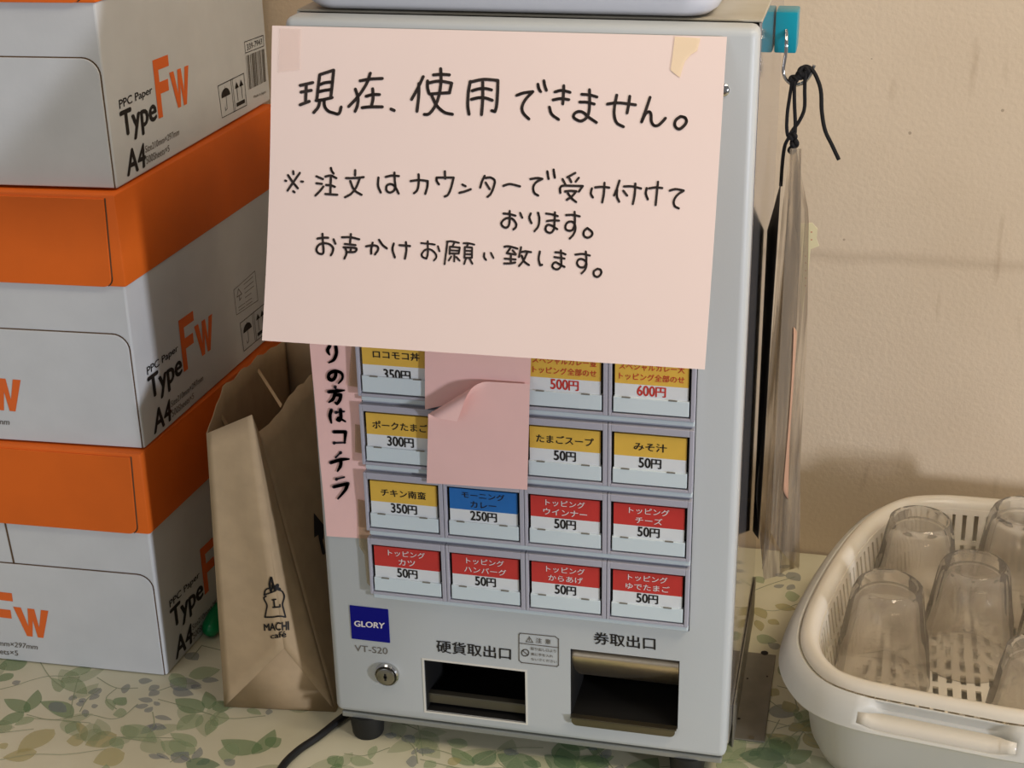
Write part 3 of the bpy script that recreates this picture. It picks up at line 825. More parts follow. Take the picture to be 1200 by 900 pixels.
# buttons: 4 columns x 5 rows
X0, PX_, BW, Z0, PZ, BH = 0.0397, 0.0601, 0.0543, 0.3485, 0.05445, 0.0406
TXT = {(0, 0): ('Y', ['ロコモコ丼'], '350円', 'k'), (0, 1): ('Y', [], '', 'k'), (0, 2): ('Y', ['スペシャルカレー並', 'トッピング全部のせ'], '500円', 'r'), (0, 3): ('Y', ['スペシャルカレー大', 'トッピング全部のせ'], '600円', 'r'),
       (1, 0): ('Y', ['ポークたまご'], '300円', 'k'), (1, 1): ('Y', [], '', 'k'), (1, 2): ('Y', ['たまごスープ'], '50円', 'k'), (1, 3): ('Y', ['みそ汁'], '50円', 'k'),
       (2, 0): ('Y', ['チキン南蛮'], '350円', 'k'), (2, 1): ('B', ['モーニング', 'カレー'], '250円', 'k'), (2, 2): ('R', ['トッピング', 'ウインナー'], '50円', 'w'), (2, 3): ('R', ['トッピング', 'チーズ'], '50円', 'w'),
       (3, 0): ('R', ['トッピング', 'カツ'], '50円', 'w'), (3, 1): ('R', ['トッピング', 'ハンバーグ'], '50円', 'w'), (3, 2): ('R', ['トッピング', 'からあげ'], '50円', 'w'), (3, 3): ('R', ['トッピング', 'ゆでたまご'], '50円', 'w')}
MB().box((X0 - 0.0008, -0.0008, Z0 - 3 * PZ - BH - 0.0076), (X0 + 3 * PX_ + BW + 0.0030, 0.0003, Z0 + PZ + 0.006)).build('button_panel', mat('panel_grey', (178, 180, 186), 0.4), mach)
MB().box((X0 - 0.0013, -0.0005, Z0 - 3 * PZ - BH - 0.0081), (X0 + 3 * PX_ + BW + 0.0035, 0.0003, Z0 + PZ + 0.0065)).build('panel_seam', M_DARK, mach)
COLS = {'Y': M_YEL, 'R': M_RED, 'B': M_BLU}; INKS = {'k': M_INKB, 'r': M_INKR, 'w': M_INKW}
for r_ in range(-1, 4):
    zt = Z0 - r_ * PZ
    # clear strip under the row
    MB().box((X0 - 0.0004, -0.0046, zt - BH - 0.0062), (X0 + 3 * PX_ + BW + 0.0028, -0.0006, zt - BH - 0.0028)).build('clear_rail', M_RAIL, mach, bevel=0.0006)
    for c_ in range(4):
        x = X0 + c_ * PX_; col, names, price, ic = TXT.get((r_, c_), ('Y', [], '', 'k'))
        f = MB(); yo, yi = -0.0060, -0.0006
        xl, xr, zh, zl = x - 0.0022, x + BW + 0.0032, zt + 0.0052, zt - BH - 0.0022
        if c_ == 3: xr = x + BW + 0.0028
        for lo, hi in (((xl, zl), (x, zh)), ((x + BW, zl), (xr, zh)), ((x, zt), (x + BW, zh)), ((x, zl), (x + BW, zt - BH))):
            f.box((lo[0], yo, lo[1]), (hi[0], yi, hi[1]))
        b_ = f.build('button', M_FRAME, mach, bevel=0.0004)
        MB().box((x, -0.0014, zt - BH), (x + BW, -0.0007, zt)).build('dark_recess', M_DARK, b_)
        u0, u1 = x + 0.0021, x + BW - 0.0019
        va = lambda v: zt - v * BH
        slip = 0.010 if (r_, c_) == (0, 0) else 0.0
        cm = MB()
        cm.box((u0, -0.0042, va(0.455)), (u1, -0.0016, va(0.045)), 0)
        cm.box((u0, -0.0042, va(0.700)), (u1, -0.0016, va(0.455)), 1)
        cm.build('label_card', [COLS[col], M_CLAB], b_)
        MB().box((u0 - 0.0009, -0.0055, va(0.975)), (u1 + 0.0009, -0.0018, va(0.695 - slip * 3))).build('push_ledge', M_LEDGE, b_, bevel=0.0005)
        nt_ = MB()
        for q in (0.13, 0.72): nt_.box((x + BW * q, -0.0057, va(0.705 - slip * 3)), (x + BW * (q + 0.11), -0.0050, va(0.685 - slip * 3)))
        nt_.build('catch', mat('catch_grey', (120, 116, 104), 0.5) if 'catch_grey' not in bpy.data.materials else bpy.data.materials['catch_grey'], b_)
        if price:
            tm = MB(); Y = -0.0044; xm = (u0 + u1) / 2
            if len(names) == 1:
                cw = 0.125 if len(names[0]) > 4 else 0.14
                text_at(tm, names[0], xm, va(0.26 if r_ else 0.25), cw * BW * len(names[0]), 0.150 * BH, Y, 0.022)
            for i, s in enumerate(names if len(names) == 2 else []):
                big = len(s) > 6
                cw = 0.091 if big else (0.117 if s != 'トッピング' else 0.105)
                text_at(tm, s, xm, va((0.155, 0.335)[i] - (0.02 if big else 0)), cw * BW * len(s), 0.125 * BH, Y, 0.012)
            tm.build('name_lettering', INKS[ic], b_, fixn=False)
            tp = MB(); nd = len(price) - 1; wt = (nd * 0.074 + 0.012 + 0.125) * BW; xs_ = xm - wt / 2
            dw = nd * 0.074 * BW
            text_at(tp, price[:-1], xs_ + dw / 2, va(0.562 + slip * 5), dw, 0.185 * BH, Y, 0.03)
            text_at(tp, '円', xs_ + dw + 0.012 * BW + 0.0625 * BW, va(0.568 + slip * 5), 0.125 * BW, 0.175 * BH, Y, 0.03)
            tp.build('price_lettering', INKS['r' if ic == 'r' else 'k'], b_, fixn=False)

# feet, screws, bracket
for fx, fy_ in ((0.0213, 0.014), (W - 0.030, 0.014), (0.0213, DEP - 0.02), (W - 0.030, DEP - 0.02)):
    MB().lathe([(0.0118, 0.0), (0.0126, 0.002), (0.0142, 0.0195), (0.0142, 0.0205)], 28, fr=lambda x, y, z: (fx + x, fy_ + y, z)).build('rubber_foot', M_RUBBER, mach, smooth=True)
for yy, zz in ((0.066, 0.034), (0.094, 0.030), (0.2400, 0.030)):
    MB().lathe([(0.0040, 0), (0.0040, 0.0008), (0.0028, 0.0018), (0.0006, 0.0020)], 16, fr=lambda x, y, z: (W + z, yy + x, zz + y)).build('screw', M_CHROME, mach, smooth=True)
MB().lathe([(0.0042, 0), (0.0042, 0.0008), (0.0030, 0.0020), (0.0006, 0.0024)], 18, fr=lambda x, y, z: (0.2875 + x, -z, 0.5320 + y)).build('screw', M_CHROME, mach, smooth=True)
bk = MB().box((W + 0.0004, 0.062, 0.0004), (0.3335, 0.187, 0.0018)).box((W + 0.0002, 0.052, 0.0004), (W + 0.0016, 0.250, 0.040)).build('mounting_bracket', M_BRACK, mach, bevel=0.0005)
for px, py, rr in ((896, 765, .0032), (880.5, 864, .0024), (899, 792.5, .0009), (876, 795, .0009), (866, 842, .0012)):
    p = hz(px, py, 0.002)
    MB().lathe([(rr, 0.0017), (rr, 0.0021)], 16, fr=lambda x, y, z: (p[0] + x, p[1] + y, z)).build('bolt_hole', M_DARK if rr != .0024 else M_METAL, bk)

# ------------------------------------------------------------------ tray on the machine
tp = []
def rrect(x0, x1, y0, y1, r, n=8):
    out = []
    for cx, cy, a0 in ((x1 - r, y1 - r, 0), (x0 + r, y1 - r, 90), (x0 + r, y0 + r, 180), (x1 - r, y0 + r, 270)):
        out += [(cx + r * math.cos(math.radians(a0 + 90 * k / n)), cy + r * math.sin(math.radians(a0 + 90 * k / n))) for k in range(n + 1)]
    return out
def loops(mb, L, close_first=True, close_last=False):
    n = len(L[0]); vs = [p for l in L for p in l]
    fs = [(j * n + k, j * n + (k + 1) % n, (j + 1) * n + (k + 1) % n, (j + 1) * n + k) for j in range(len(L) - 1) for k in range(n)]
    if close_first: fs.append(tuple(range(n)))
    if close_last: fs.append(tuple(range((len(L) - 1) * n, len(L) * n)))
    mb.add(vs, fs)
L = []
for off, z in ((-0.016, 0.5712), (-0.008, 0.5722), (-0.002, 0.5765), (0.001, 0.583), (0.002, 0.5885), (0.0045, 0.5895), (0.0048, 0.5915), (0.001, 0.592), (-0.004, 0.586), (-0.010, 0.578), (-0.020, 0.5755)):
    L.append([(x, y, z) for x, y in rrect(0.004 - off, 0.281 + off, 0.018 - off, 0.229 + off, 0.024 + off)])
tm = MB(); loops(tm, L, True, True)
tag(tm.build('serving_tray', M_TRAY, smooth=True), 'white plastic tray lying on top of the ticket machine', 'tray')

# ------------------------------------------------------------------ the paper notices
def dist_on_ray(px, py, P, d, near):
    lo, hi = 0.3, 2.0; r = ray(px, py)
    ts = np.linspace(0.5, 1.6, 4000); D = abs(np.linalg.norm(CAM_P + ts[:, None] * r - P, axis=1) - d)
    # first crossing from the camera side
    s = np.linalg.norm(CAM_P + ts[:, None] * r - P, axis=1) - d
    idx = np.where(np.diff(np.sign(s)) != 0)[0]
    return CAM_P + ts[idx[0] if len(idx) else D.argmin()] * r


TLp, TRp = hy(319, 30, -0.0015), hy(852, 43, -0.0015)
BLp, BRp = dist_on_ray(307, 399, TLp, 0.2105, 1), dist_on_ray(826, 433, TRp, 0.2105, 1)


def sheet_pt(u, v, off=0.0):
    p = TLp * (1 - u) * (1 - v) + TRp * u * (1 - v) + BRp * u * v + BLp * (1 - u) * v
    bulge = 0.010 * math.sin(math.pi * min(max(v, 0), 1)) * (v ** 0.5 if v > 0 else 0)
    return p + np.array([0, 1, 0.25]) * bulge * 0.6 + np.array([0, -0.95, 0.3]) * off


def px_of(P):
    q = RC @ (np.asarray(P) - CAM_P)
    return np.array([600 + FPX * q[0] / q[2], 450 - FPX * q[1] / q[2]])


_H = None
def sheet_fn(off):
    def f(p):
        u, v = (p[0] - 313) / 530, (p[1] - 37) / 380
        for _ in range(4):
            b = px_of(sheet_pt(u, v)); e = 1e-4
            J = np.array([(px_of(sheet_pt(u + e, v)) - b) / e, (px_of(sheet_pt(u, v + e)) - b) / e]).T
            d = np.linalg.solve(J, np.array(p) - b); u += d[0]; v += d[1]
        return sheet_pt(u, v, off)
    return f


notice = thing('paper_notice', 'large white paper notice handwritten in black, taped over the upper machine front', 'notice')
MB().grid(30, 30, lambda u, v: sheet_pt(u, v)).build('paper_sheet', M_PAPER, notice, smooth=True)
HAND = [
 (340, 70, 8.571, 4.0, [[(103,258),(230,230)],[(165,250),(157,430)],[(112,325),(215,308)],[(103,453),(195,418)],[(300,150),(285,270),(270,410)],[(300,150),(440,105),(425,250),(410,380)],[(300,250),(350,232),(430,222)],[(290,322),(350,308),(420,298)],[(263,410),(330,402),(425,380)],[(300,415),(285,475),(240,530)],[(343,400),(350,470),(385,515),(440,535),(490,542),(515,475)],
   [(705,212),(800,195),(928,188)],[(808,135),(770,240),(680,375),(590,470)],[(658,295),(685,390),(675,470),(655,518)],[(765,367),(830,350),(900,350)],[(832,292),(835,390),(818,470)],[(725,482),(790,474),(928,473)],[(1015,495),(1048,510)]]),
 (470, 70, 8.571, 4.0, [[(225,170),(170,285),(108,398)],[(180,240),(180,350),(162,518)],[(327,153),(400,147),(488,152)],[(400,90),(403,220),(380,370),(335,480),(280,545),(235,550)],[(268,212),(268,280),(282,338)],[(270,235),(380,215),(510,235),(490,325)],[(290,345),(380,338),(490,332)],[(310,360),(360,460),(440,530),(518,548)],
   [(697,218),(678,330),(672,460),(685,548)],[(697,225),(830,198),(975,208),(970,350),(960,470),(945,520),(912,512)],[(822,225),(822,400),(810,552)],[(715,312),(780,293),(850,290),(910,303)],[(708,398),(780,382),(850,385),(918,408)]]),
 (600, 80, 8.571, 3.8, [[(48,272),(120,248),(212,235),(140,310),(102,390),(115,450),(172,510)],[(262,160),(272,205),(290,235)],[(322,125),(330,170),(347,222)],[(432,238),(500,222),(585,242)],[(413,318),(490,305),(572,315)],[(522,175),(518,260),(512,358)],[(378,390),(400,460),(470,515)],
   [(702,262),(780,268),(855,288)],[(682,340),(760,342),(828,360)],[(780,215),(780,380),(760,480),(700,530),(640,510),(618,480),(650,440),(710,440),(770,490),(850,545)]]),
 (700, 90, 10, 3.8, [[(118,320),(230,305),(450,328)],[(230,215),(205,340),(200,450),(230,540),(308,585)],[(382,228),(370,320),(350,425)],[(620,240),(570,390),(520,530),(570,430),(610,410),(630,440),(635,520),(665,570),(710,570),(760,530),(800,485)],[(975,465),(920,510),(910,570),(950,612),(1000,590),(1045,530),(1030,480),(975,465)]]),
 (325, 190, 8.571, 3.0, [[(228,108),(105,285)],[(110,130),(150,190),(208,262)],[(162,90),(165,120)],[(82,186),(92,188)],[(242,195),(260,196)],[(162,292),(175,302)],[(395,142),(460,170)],[(395,212),(450,218)],[(385,335),(430,290),(465,245)],[(540,58),(550,90),(568,115)],[(485,145),(540,135),(595,160)],[(540,150),(535,320)],[(492,230),(540,232),(580,248)],[(485,320),(605,328)],
   [(785,80),(783,132)],[(692,160),(780,160),(870,150)],[(830,165),(790,260),(740,320),(682,352)],[(735,190),(775,280),(848,328)]]),
 (435, 190, 8.571, 3.0, [[(75,155),(72,240),(98,305)],[(148,148),(210,135),(280,140)],[(235,105),(240,200),(245,250),(225,290),(185,305),(155,280),(160,235),(200,220),(240,245),(278,315)],[(398,190),(480,180),(570,190),(565,250),(545,318)],[(478,122),(480,200),(465,280),(432,312)],[(742,92),(745,165)],[(658,155),(660,190),(682,222)],[(658,155),(830,155),(800,270),(770,330),(740,345)],[(918,225),(950,242)],[(888,308),(940,295),(1002,272)]]),
 (560, 190, 8.571, 3.0, [[(70,138),(45,190),(25,255)],[(75,160),(130,155),(170,185),(160,250),(130,320),(98,348)],[(80,205),(120,270)],[(258,238),(320,220),(425,243)],[(530,170),(600,160),(650,168),(590,200),(558,250),(570,310),(608,335)],[(700,92),(705,130),(712,168)],[(762,75),(768,115),(775,155)],
   [(980,108),(900,152)],[(852,170),(880,222)],[(920,160),(940,200)],[(1015,158),(985,195)],[(830,308),(828,260),(850,238),(950,238),(1055,240),(1015,295)],[(875,295),(930,288),(990,292),(950,340),(895,378)],[(905,310),(940,360),(988,400)]]),
 (680, 200, 8.571, 3.0, [[(118,178),(108,230),(128,268)],[(150,168),(220,162),(292,170)],[(245,122),(238,230),(222,318)],[(395,100),(370,180),(342,248)],[(372,190),(370,260),(392,312)],[(440,158),(520,158),(612,178)],[(555,130),(548,240),(530,335)],[(435,202),(472,250)],[(668,175),(660,230),(680,288)],[(692,178),(760,168),(825,174)],[(782,112),(770,230),(758,345)],[(900,200),(960,185),(1040,200),(970,250),(940,310),(950,355),(990,378)]]),
 (580, 240, 10, 2.9, [[(102,102),(170,108),(242,127)],[(175,72),(175,180),(160,250),(125,268),(85,240),(80,205),(130,160),(200,160),(250,220),(245,265),(218,288)],[(298,95),(322,150)],[(422,100),(405,150),(430,215)],[(508,92),(522,160),(510,250),(465,308)],[(602,102),(670,112),(738,132)],[(610,190),(680,182),(752,185)],[(705,88),(700,200),(690,290),(650,328),(605,310),(595,270),(620,235),(670,245),(732,285)],
   [(835,120),(920,118),(995,135)],[(935,82),(938,200),(920,280),(880,305),(830,280),(840,220),(885,195),(930,215),(945,280),(920,350),(878,395)],[(1085,272),(1045,310),(1045,360),(1085,385),(1135,360),(1140,320),(1085,272)]]),
 (360, 265, 9.231, 2.9, [[(112,135),(170,125),(230,125)],[(168,82),(172,180),(180,270),(165,300),(115,285),(105,235),(150,190),(230,190),(280,230),(280,270),(258,315)],[(288,142),(308,190)],[(378,120),(470,120),(565,142)],[(475,85),(465,190)],[(408,192),(525,205)],[(395,228),(530,238),(535,255),(515,278),(430,280)],[(475,235),(470,278)],[(415,235),(428,290),(405,350)],
   [(640,218),(700,208),(760,218),(768,255),(735,305)],[(710,178),(695,250),(695,298)],[(780,148),(820,205),(865,240)],[(938,188),(925,250),(950,338)],[(1000,205),(1115,215)],[(1070,172),(1075,260),(1060,350)]]),
 (485, 270, 10, 2.5, [[(88,148),(165,155),(248,165)],[(165,125),(165,280),(150,330),(105,310),(95,275),(140,225),(200,225),(255,270),(265,315),(238,350)],[(285,185),(302,242)],[(388,130),(450,128),(530,145)],[(395,135),(380,260),(362,395)],[(478,140),(455,185)],[(425,190),(420,275)],[(425,190),(540,200),(530,265)],[(430,232),(530,238)],[(425,270),(530,270)],[(478,270),(475,362)],[(440,305),(412,352)],[(500,310),(538,352)],
   [(585,150),(640,150),(710,165)],[(640,155),(620,190)],[(600,195),(595,320)],[(600,195),(685,200),(682,320)],[(600,238),(680,240)],[(600,278),(680,280)],[(600,320),(682,320)],[(615,325),(592,392)],[(655,328),(688,390)],[(828,265),(825,310),(848,345)],[(905,262),(935,322)]]),
 (580, 275, 9.231, 2.8, [[(105,130),(150,125),(245,150)],[(170,140),(130,200),(225,215)],[(195,170),(228,210)],[(175,215),(172,305)],[(108,258),(225,268)],[(102,310),(170,310),(222,300)],[(285,135),(262,240)],[(275,190),(330,180),(392,188)],[(350,195),(310,280),(262,338)],[(290,225),(320,290),(370,328)],[(488,182),(475,260),(490,330),(512,325)],
   [(655,190),(720,195),(765,212)],[(645,242),(755,258)],[(715,170),(720,300),(710,350),(670,375),(625,350),(630,315),(660,298),(700,320),(755,348)],[(872,215),(950,208),(1028,225)],[(985,182),(990,290),(970,345),(920,350),(890,310),(905,270),(950,265),(990,300),(980,370),(938,418)],[(1110,368),(1070,400),(1080,445),(1115,455),(1150,420),(1145,380),(1110,368)]]),
]
hm = MB(); sf = sheet_fn(0.0004)
for ox, oy, s, wd, strokes in HAND:
    for st in strokes: stroke(hm, [(ox + x / s, oy + y / s) for x, y in st], wd * 0.92, sf)
hm.build('handwriting', M_PEN, notice, fixn=False)
tf = sheet_fn(0.0006)
MB().add([tf(p) for p in ((328, 33), (353, 34), (352, 82), (326, 85))], [(0, 1, 2, 3)]).build('tape', M_TAPE3, notice, fixn=False)
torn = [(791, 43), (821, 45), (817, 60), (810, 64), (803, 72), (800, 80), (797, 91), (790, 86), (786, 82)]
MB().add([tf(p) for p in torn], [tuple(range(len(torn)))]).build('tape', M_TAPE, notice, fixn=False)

# pink strip on the left of the door
pink = thing('pink_sign', 'narrow pink paper sign with vertical brush writing on the left machine front', 'sign')
pa = [hy(358, 395, -0.0008), hy(424, 402, -0.0008), hy(437, 632, -0.0008), hy(383, 628, -0.0008)]
pa[0] = np.array([0.0008, -0.0008, 0.425]); pa[1] = np.array([0.0382, -0.0008, 0.425])
pa[3][0] = max(pa[3][0], 0.0008); pa[2][0] = 0.0385
MB().grid(6, 16, lambda u, v: pa[0] * (1 - u) * (1 - v) + pa[1] * u * (1 - v) + pa[2] * u * v + pa[3] * (1 - u) * v + np.array([0, -0.0004 * math.sin(v * 20 + u * 3), 0])).build('paper_sheet', M_PINK, pink, smooth=True)
pm = MB(); pf = lambda p: hy(p[0], p[1], -0.0016)
for ox, oy, s, wd, strokes in [
  (370, 395, 9, 4.2, [[(148,95),(125,140),(145,185)],[(212,100),(218,170),(190,240),(140,270)],[(215,360),(205,420),(170,455),(135,430),(150,380),(215,360),(275,385),(280,440),(240,488)],[(205,525),(215,560)],[(135,578),(220,570),(300,562)],[(205,580),(185,650),(140,688)],[(205,610),(265,610),(255,660),(225,705),(205,690)],[(165,770),(150,830),(165,905)],[(215,795),(300,785)],[(260,765),(265,850),(250,880),(230,872),(240,850),(312,890)]]),
  (370, 490, 9, 4.2, [[(190,145),(315,145),(305,262)],[(195,262),(310,258)],[(262,365),(210,415)],[(158,470),(260,440),(350,432)],[(265,440),(262,500),(230,560)],[(218,645),(300,622)],[(190,725),(340,690),(310,760),(235,850)]])]:
    for st in strokes: stroke(pm, [(ox + x / s, oy + y / s) for x, y in st], wd, pf, taper=0.45)
pm.build('brush_writing', M_PEN2, pink, fixn=False)
for q in (((412, 404), (424, 405), (426, 455), (408, 452)), ((416, 497), (430, 500), (434, 533), (416, 530)), ((419, 585), (434, 588), (436, 690), (430, 683), (427, 650), (421, 640))):
    MB().add([hy(x, y, -0.0019) for x, y in q], [tuple(range(len(q)))]).build('tape', M_TAPE2, pink, fixn=False)

# pink notes over the second column
pb = thing('pink_note', 'shaded pink paper note hanging flat below the white notice, behind the curled one', 'note')
PB = [np.array([hy(503, 411, -0.0075)[0], -0.0075, 0.425]), np.array([hy(629, 419, -0.0075)[0], -0.0075, 0.425]), hy(621, 452, -0.0075), hy(498, 480, -0.0075)]
MB().grid(8, 12, lambda u, v: PB[0] * (1 - u) * (1 - v) + PB[1] * u * (1 - v) + PB[2] * u * v + PB[3] * (1 - u) * v).build('paper_sheet', M_PINK, pb, smooth=True)
pc = thing('pink_note', 'pink paper note with its upper left corner curled forward over the buttons', 'note')
cTL, cTR, cBR, cBL = hy(503, 443, -0.012), hy(621, 450, -0.010), hy(618, 574, -0.0085), hy(500, 566, -0.0085)


def curl(u, v):
    p = cTL * (1 - u) * (1 - v) + cTR * u * (1 - v) + cBR * u * v + cBL * (1 - u) * v
    # fold line across the top left corner; past it the paper rolls forward on a cylinder
    U = (cTR - cTL); V = (cBL - cTL); a = u * np.linalg.norm(U); b = v * np.linalg.norm(V)
    n = np.array([0.60, 0.80]); s = 0.0265 - (a * n[0] + b * n[1])
    if s > 0:
        r = 0.0048; th = min(s / r, 3.5); base = p + (U / np.linalg.norm(U) * n[0] + V / np.linalg.norm(V) * n[1]) * s
        rest = max(0, s - r * 3.5)
        d = U / np.linalg.norm(U) * n[0] + V / np.linalg.norm(V) * n[1]
        p = base - d * (r * math.sin(th)) + np.array([0, -1, 0]) * r * (1 - math.cos(th)) + d * rest * 0.94 + np.array([0, 1, 0]) * rest * 0.30
    return p


MB().grid(40, 40, curl).build('paper_sheet', M_PINK, pc, smooth=True)

# ------------------------------------------------------------------ magnet hook, cord, sleeves
mg = thing('magnet_hook', 'teal magnetic block with a chrome hook on the right side of the machine', 'hook')
mb_ = MB().box((W + 0.0006, 0.146, 0.5265), (W + 0.0160, 0.172, 0.5552)).build('magnet_block', M_TEAL, mg, bevel=0.0012, smooth=True)
HY = 0.1405
def hp(lst, Y=HY): return [hy(x, y, Y) for x, y in lst]
hk = hp([(921, 37), (921.5, 50), (921, 62), (919.5, 72), (918, 82), (920, 91), (926, 97.5), (933, 99.5), (942, 96.5), (949, 89), (954.5, 76)])
hk[0][1] = 0.1465
MB().tube([p for p in smooth_line(hk, 4)], 0.00125, 10).build('hook_wire', M_CHROME, mg, smooth=True)

cord = thing('knotted_lanyard', 'black knotted cord looped over the chrome hook', 'cord')
for pts, r in (([(929, 92), (926, 110), (922.5, 135), (923, 158), (929, 163)], .0013), ([(931, 94), (931, 120), (932, 150), (930, 168)], .0013),
               ([(944, 82), (943, 105), (942.5, 128), (936, 143), (928, 154), (925, 162)], .0013),
               ([(936, 84), (943, 78), (951, 81), (958, 93), (962, 107), (963, 130), (967, 153), (975, 170), (983, 187)], .00145),
               ([(926, 158), (920, 170), (917, 190), (915, 218)], .0013)):
    Q = [hy(x, y, 0.138) for x, y in pts]
    Q[0][1] -= 0.002
    MB().tube(smooth_line(Q, 6), r, 8).build('cord_strand', M_CORD, cord, smooth=True)
for cx, cy, a, b in ((930, 93, 6.5, 5), (942, 84, 9, 8), (938, 88, 6, 6), (929, 160, 5.4, 5), (931, 168, 5.2, 6.5), (928, 176, 4.6, 4.6)):
    Q = [hy(cx + a * 0.55 * math.cos(t * .9), cy + b * 0.55 * math.sin(t * .9), 0.138 + 0.0016 * math.sin(t * 1.7)) for t in range(9)]
    MB().tube(smooth_line(Q, 4), 0.0018, 8).build('knot', M_CORD, cord, smooth=True)


def sleeve(parent_name, label, quad, mtl, part, warp, inner=None):
    t = thing(parent_name, label, 'sleeve')
    P = [hy(*q) if isinstance(q, tuple) else q for q in quad]
    def S(u, v, e=0.0):
        p = P[0] * (1 - u) * (1 - v) + P[1] * u * (1 - v) + P[2] * u * v + P[3] * (1 - u) * v
        return p + np.array([1, 0, 0]) * (warp * math.sin(v * 3.1 + u * 2) * math.sin(u * 3.1) + (0.0016 if warp > .001 else 0.0002) * math.sin(v * 9 + u * 7) * u + e)
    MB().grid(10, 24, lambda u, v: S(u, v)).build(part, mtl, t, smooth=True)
    if inner:
        im, nm, (u0, u1, v0, v1) = inner
        MB().grid(8, 16, lambda u, v: S(u0 + (u1 - u0) * u, v0 + (v1 - v0) * v, 0.0008)).build(nm, im, t, smooth=True, solid=0.0004)
    return t


# corners: near-top, far-top, far-bottom, near-bottom as (px, py, depth)
sleeve('black_folder', 'black card folder hanging edge-on between the machine side and the clear sleeves', [hx(899, 270, W + 0.0012), (915, 212, 0.09), (889, 632, 0.10), hx(882, 622, W + 0.0012)], M_BLKCARD, 'folder_sheet', 0.0003)
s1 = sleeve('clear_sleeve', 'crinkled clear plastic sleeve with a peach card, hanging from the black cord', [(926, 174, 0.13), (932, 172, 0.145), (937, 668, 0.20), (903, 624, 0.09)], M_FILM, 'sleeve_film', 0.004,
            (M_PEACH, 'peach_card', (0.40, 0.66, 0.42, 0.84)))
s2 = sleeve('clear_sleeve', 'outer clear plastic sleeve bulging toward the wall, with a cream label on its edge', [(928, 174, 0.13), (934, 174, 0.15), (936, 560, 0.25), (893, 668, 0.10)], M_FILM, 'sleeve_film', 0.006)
# bulge sheet whose far edge carries the cream label
lp = MB(); P = [hy(x, y, 0.20) for x, y in ((936, 262), (952, 261), (958, 268), (957, 280), (960, 288), (950, 292), (947, 320), (943, 345), (941, 366), (937, 350), (939, 300))]
lp.add([p for p in P], [tuple(range(len(P)))]); lp.build('cream_label', M_CREAM, s2, solid=0.0006, fixn=False)
dt = MB()
for y in (272, 281, 300, 308, 317, 326, 335): 
    x = 951 if y < 290 else 944; dt.add([hy(x + .8 * math.cos(k * 1.05), y + .8 * math.sin(k * 1.05), 0.199) for k in range(6)], [tuple(range(6))])
dt.build('label_print', M_INKR, s2, fixn=False)
PT = [(933, 174, .15), (948, 250, .17), (946, 390, .20), (937, 560, .22), (937, 664, .22)]
PN = [(926, 174, .13), (916, 250, .10), (904, 400, .10), (886, 580, .10), (895, 680, .10)]
def bul(u, v):
    k = v * 4; i = min(int(k), 3); f = k - i
    a = hy(*PT[i]) * (1 - f) + hy(*PT[i + 1]) * f; b = hy(*PN[i]) * (1 - f) + hy(*PN[i + 1]) * f
    return b * (1 - u) + a * u + np.array([0.0022 * math.sin(u * 9 + v * 5) * math.sin(3.14 * u), 0, 0])
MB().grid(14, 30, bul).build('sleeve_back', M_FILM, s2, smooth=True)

# ------------------------------------------------------------------ kraft bag
bag = thing('kraft_bag', 'open brown kraft paper bag standing between the boxes and the machine', 'paper bag')
A, B, AP = hz(263, 828, 0.0006), hz(393, 834, 0.0006), hy(333, 760, 0.016)
TL_, R1, TR_ = hy(242, 508, 0.018), hy(295, 486, 0.022), np.array([-0.070, 0.0595, 0.2372])
TBL, TBR = np.array([-0.118, 0.245, 0.238]), np.array([-0.060, 0.245, 0.243])
BBL, BBR = np.array([-0.112, 0.240, 0.0006]), np.array([-0.022, 0.240, 0.0006])
rb = random.Random(5)


def patch(P00, P10, P11, P01, nu, nv, amp, ph=0.0, rag=0.0, n=(0, -1, 0)):
    n = np.array(n, float)
    def f(u, v):
        p = P00 * (1 - u) * (1 - v) + P10 * u * (1 - v) + P11 * u * v + P01 * (1 - u) * v
        e = 16 * u * (1 - u) * v * (1 - v)
        return p + n * e * amp * math.sin(5 * u + 4 * v + ph) + np.array([0, 0, rag * v * (math.sin(u * 23 + ph) + 0.6 * math.sin(u * 41))]) * 4 * u * (1 - u)
    return f


fm = MB()
fm.grid(8, 16, patch(A, AP, R1, TL_, 1, 1, 0.0015, 0.5))
fm.grid(8, 16, patch(AP, B, TR_, R1, 1, 1, 0.003, 1.0))
fm.add([A, B, AP], [(0, 1, 2)])
front = fm.build('front_panel', M_KRAFT, bag, smooth=True, solid=0.0004, fixn=False)
LM = np.array([-0.112, 0.093, 0.2575]); LM2 = np.array([-0.116, 0.176, 0.250])
def lpanel(u, v):
    top = [TL_, LM, LM2, TBL]; k = u * 3; i = min(int(k), 2); f = k - i; t = top[i] * (1 - f) + top[i + 1] * f
    t = t + np.array([0, 0, 0.0016 * math.sin(u * 40) * math.sin(u * 3.14)])
    b = A * (1 - u) + BBL * u
    return b * (1 - v) + t * v + np.array([-0.003 * math.sin(u * 6 + v * 3) * math.sin(3.14 * v) * math.sin(3.14 * u), 0, 0])
RM = np.array([-0.0655, 0.122, 0.2440]); RM2 = np.array([-0.061, 0.155, 0.2455])
def rpanel(u, v):
    ks = [0, .33, .55, 1]; top = [TR_, RM, RM2, TBR]
    i = 0 if u < .33 else (1 if u < .55 else 2); f = (u - ks[i]) / (ks[i + 1] - ks[i]); t = top[i] * (1 - f) + top[i + 1] * f
    t = t + np.array([0, 0, -0.004 * math.sin(min(u / .33, 1) * 3.14) + 0.0012 * math.sin(u * 50) * math.sin(3.14 * u)])
    b = B * (1 - u) + BBR * u
    return b * (1 - v) + t * v + np.array([-0.006 * math.sin(3.14 * u) * math.sin(3.14 * v) * math.sin(v * 4 + u * 2), 0, 0])
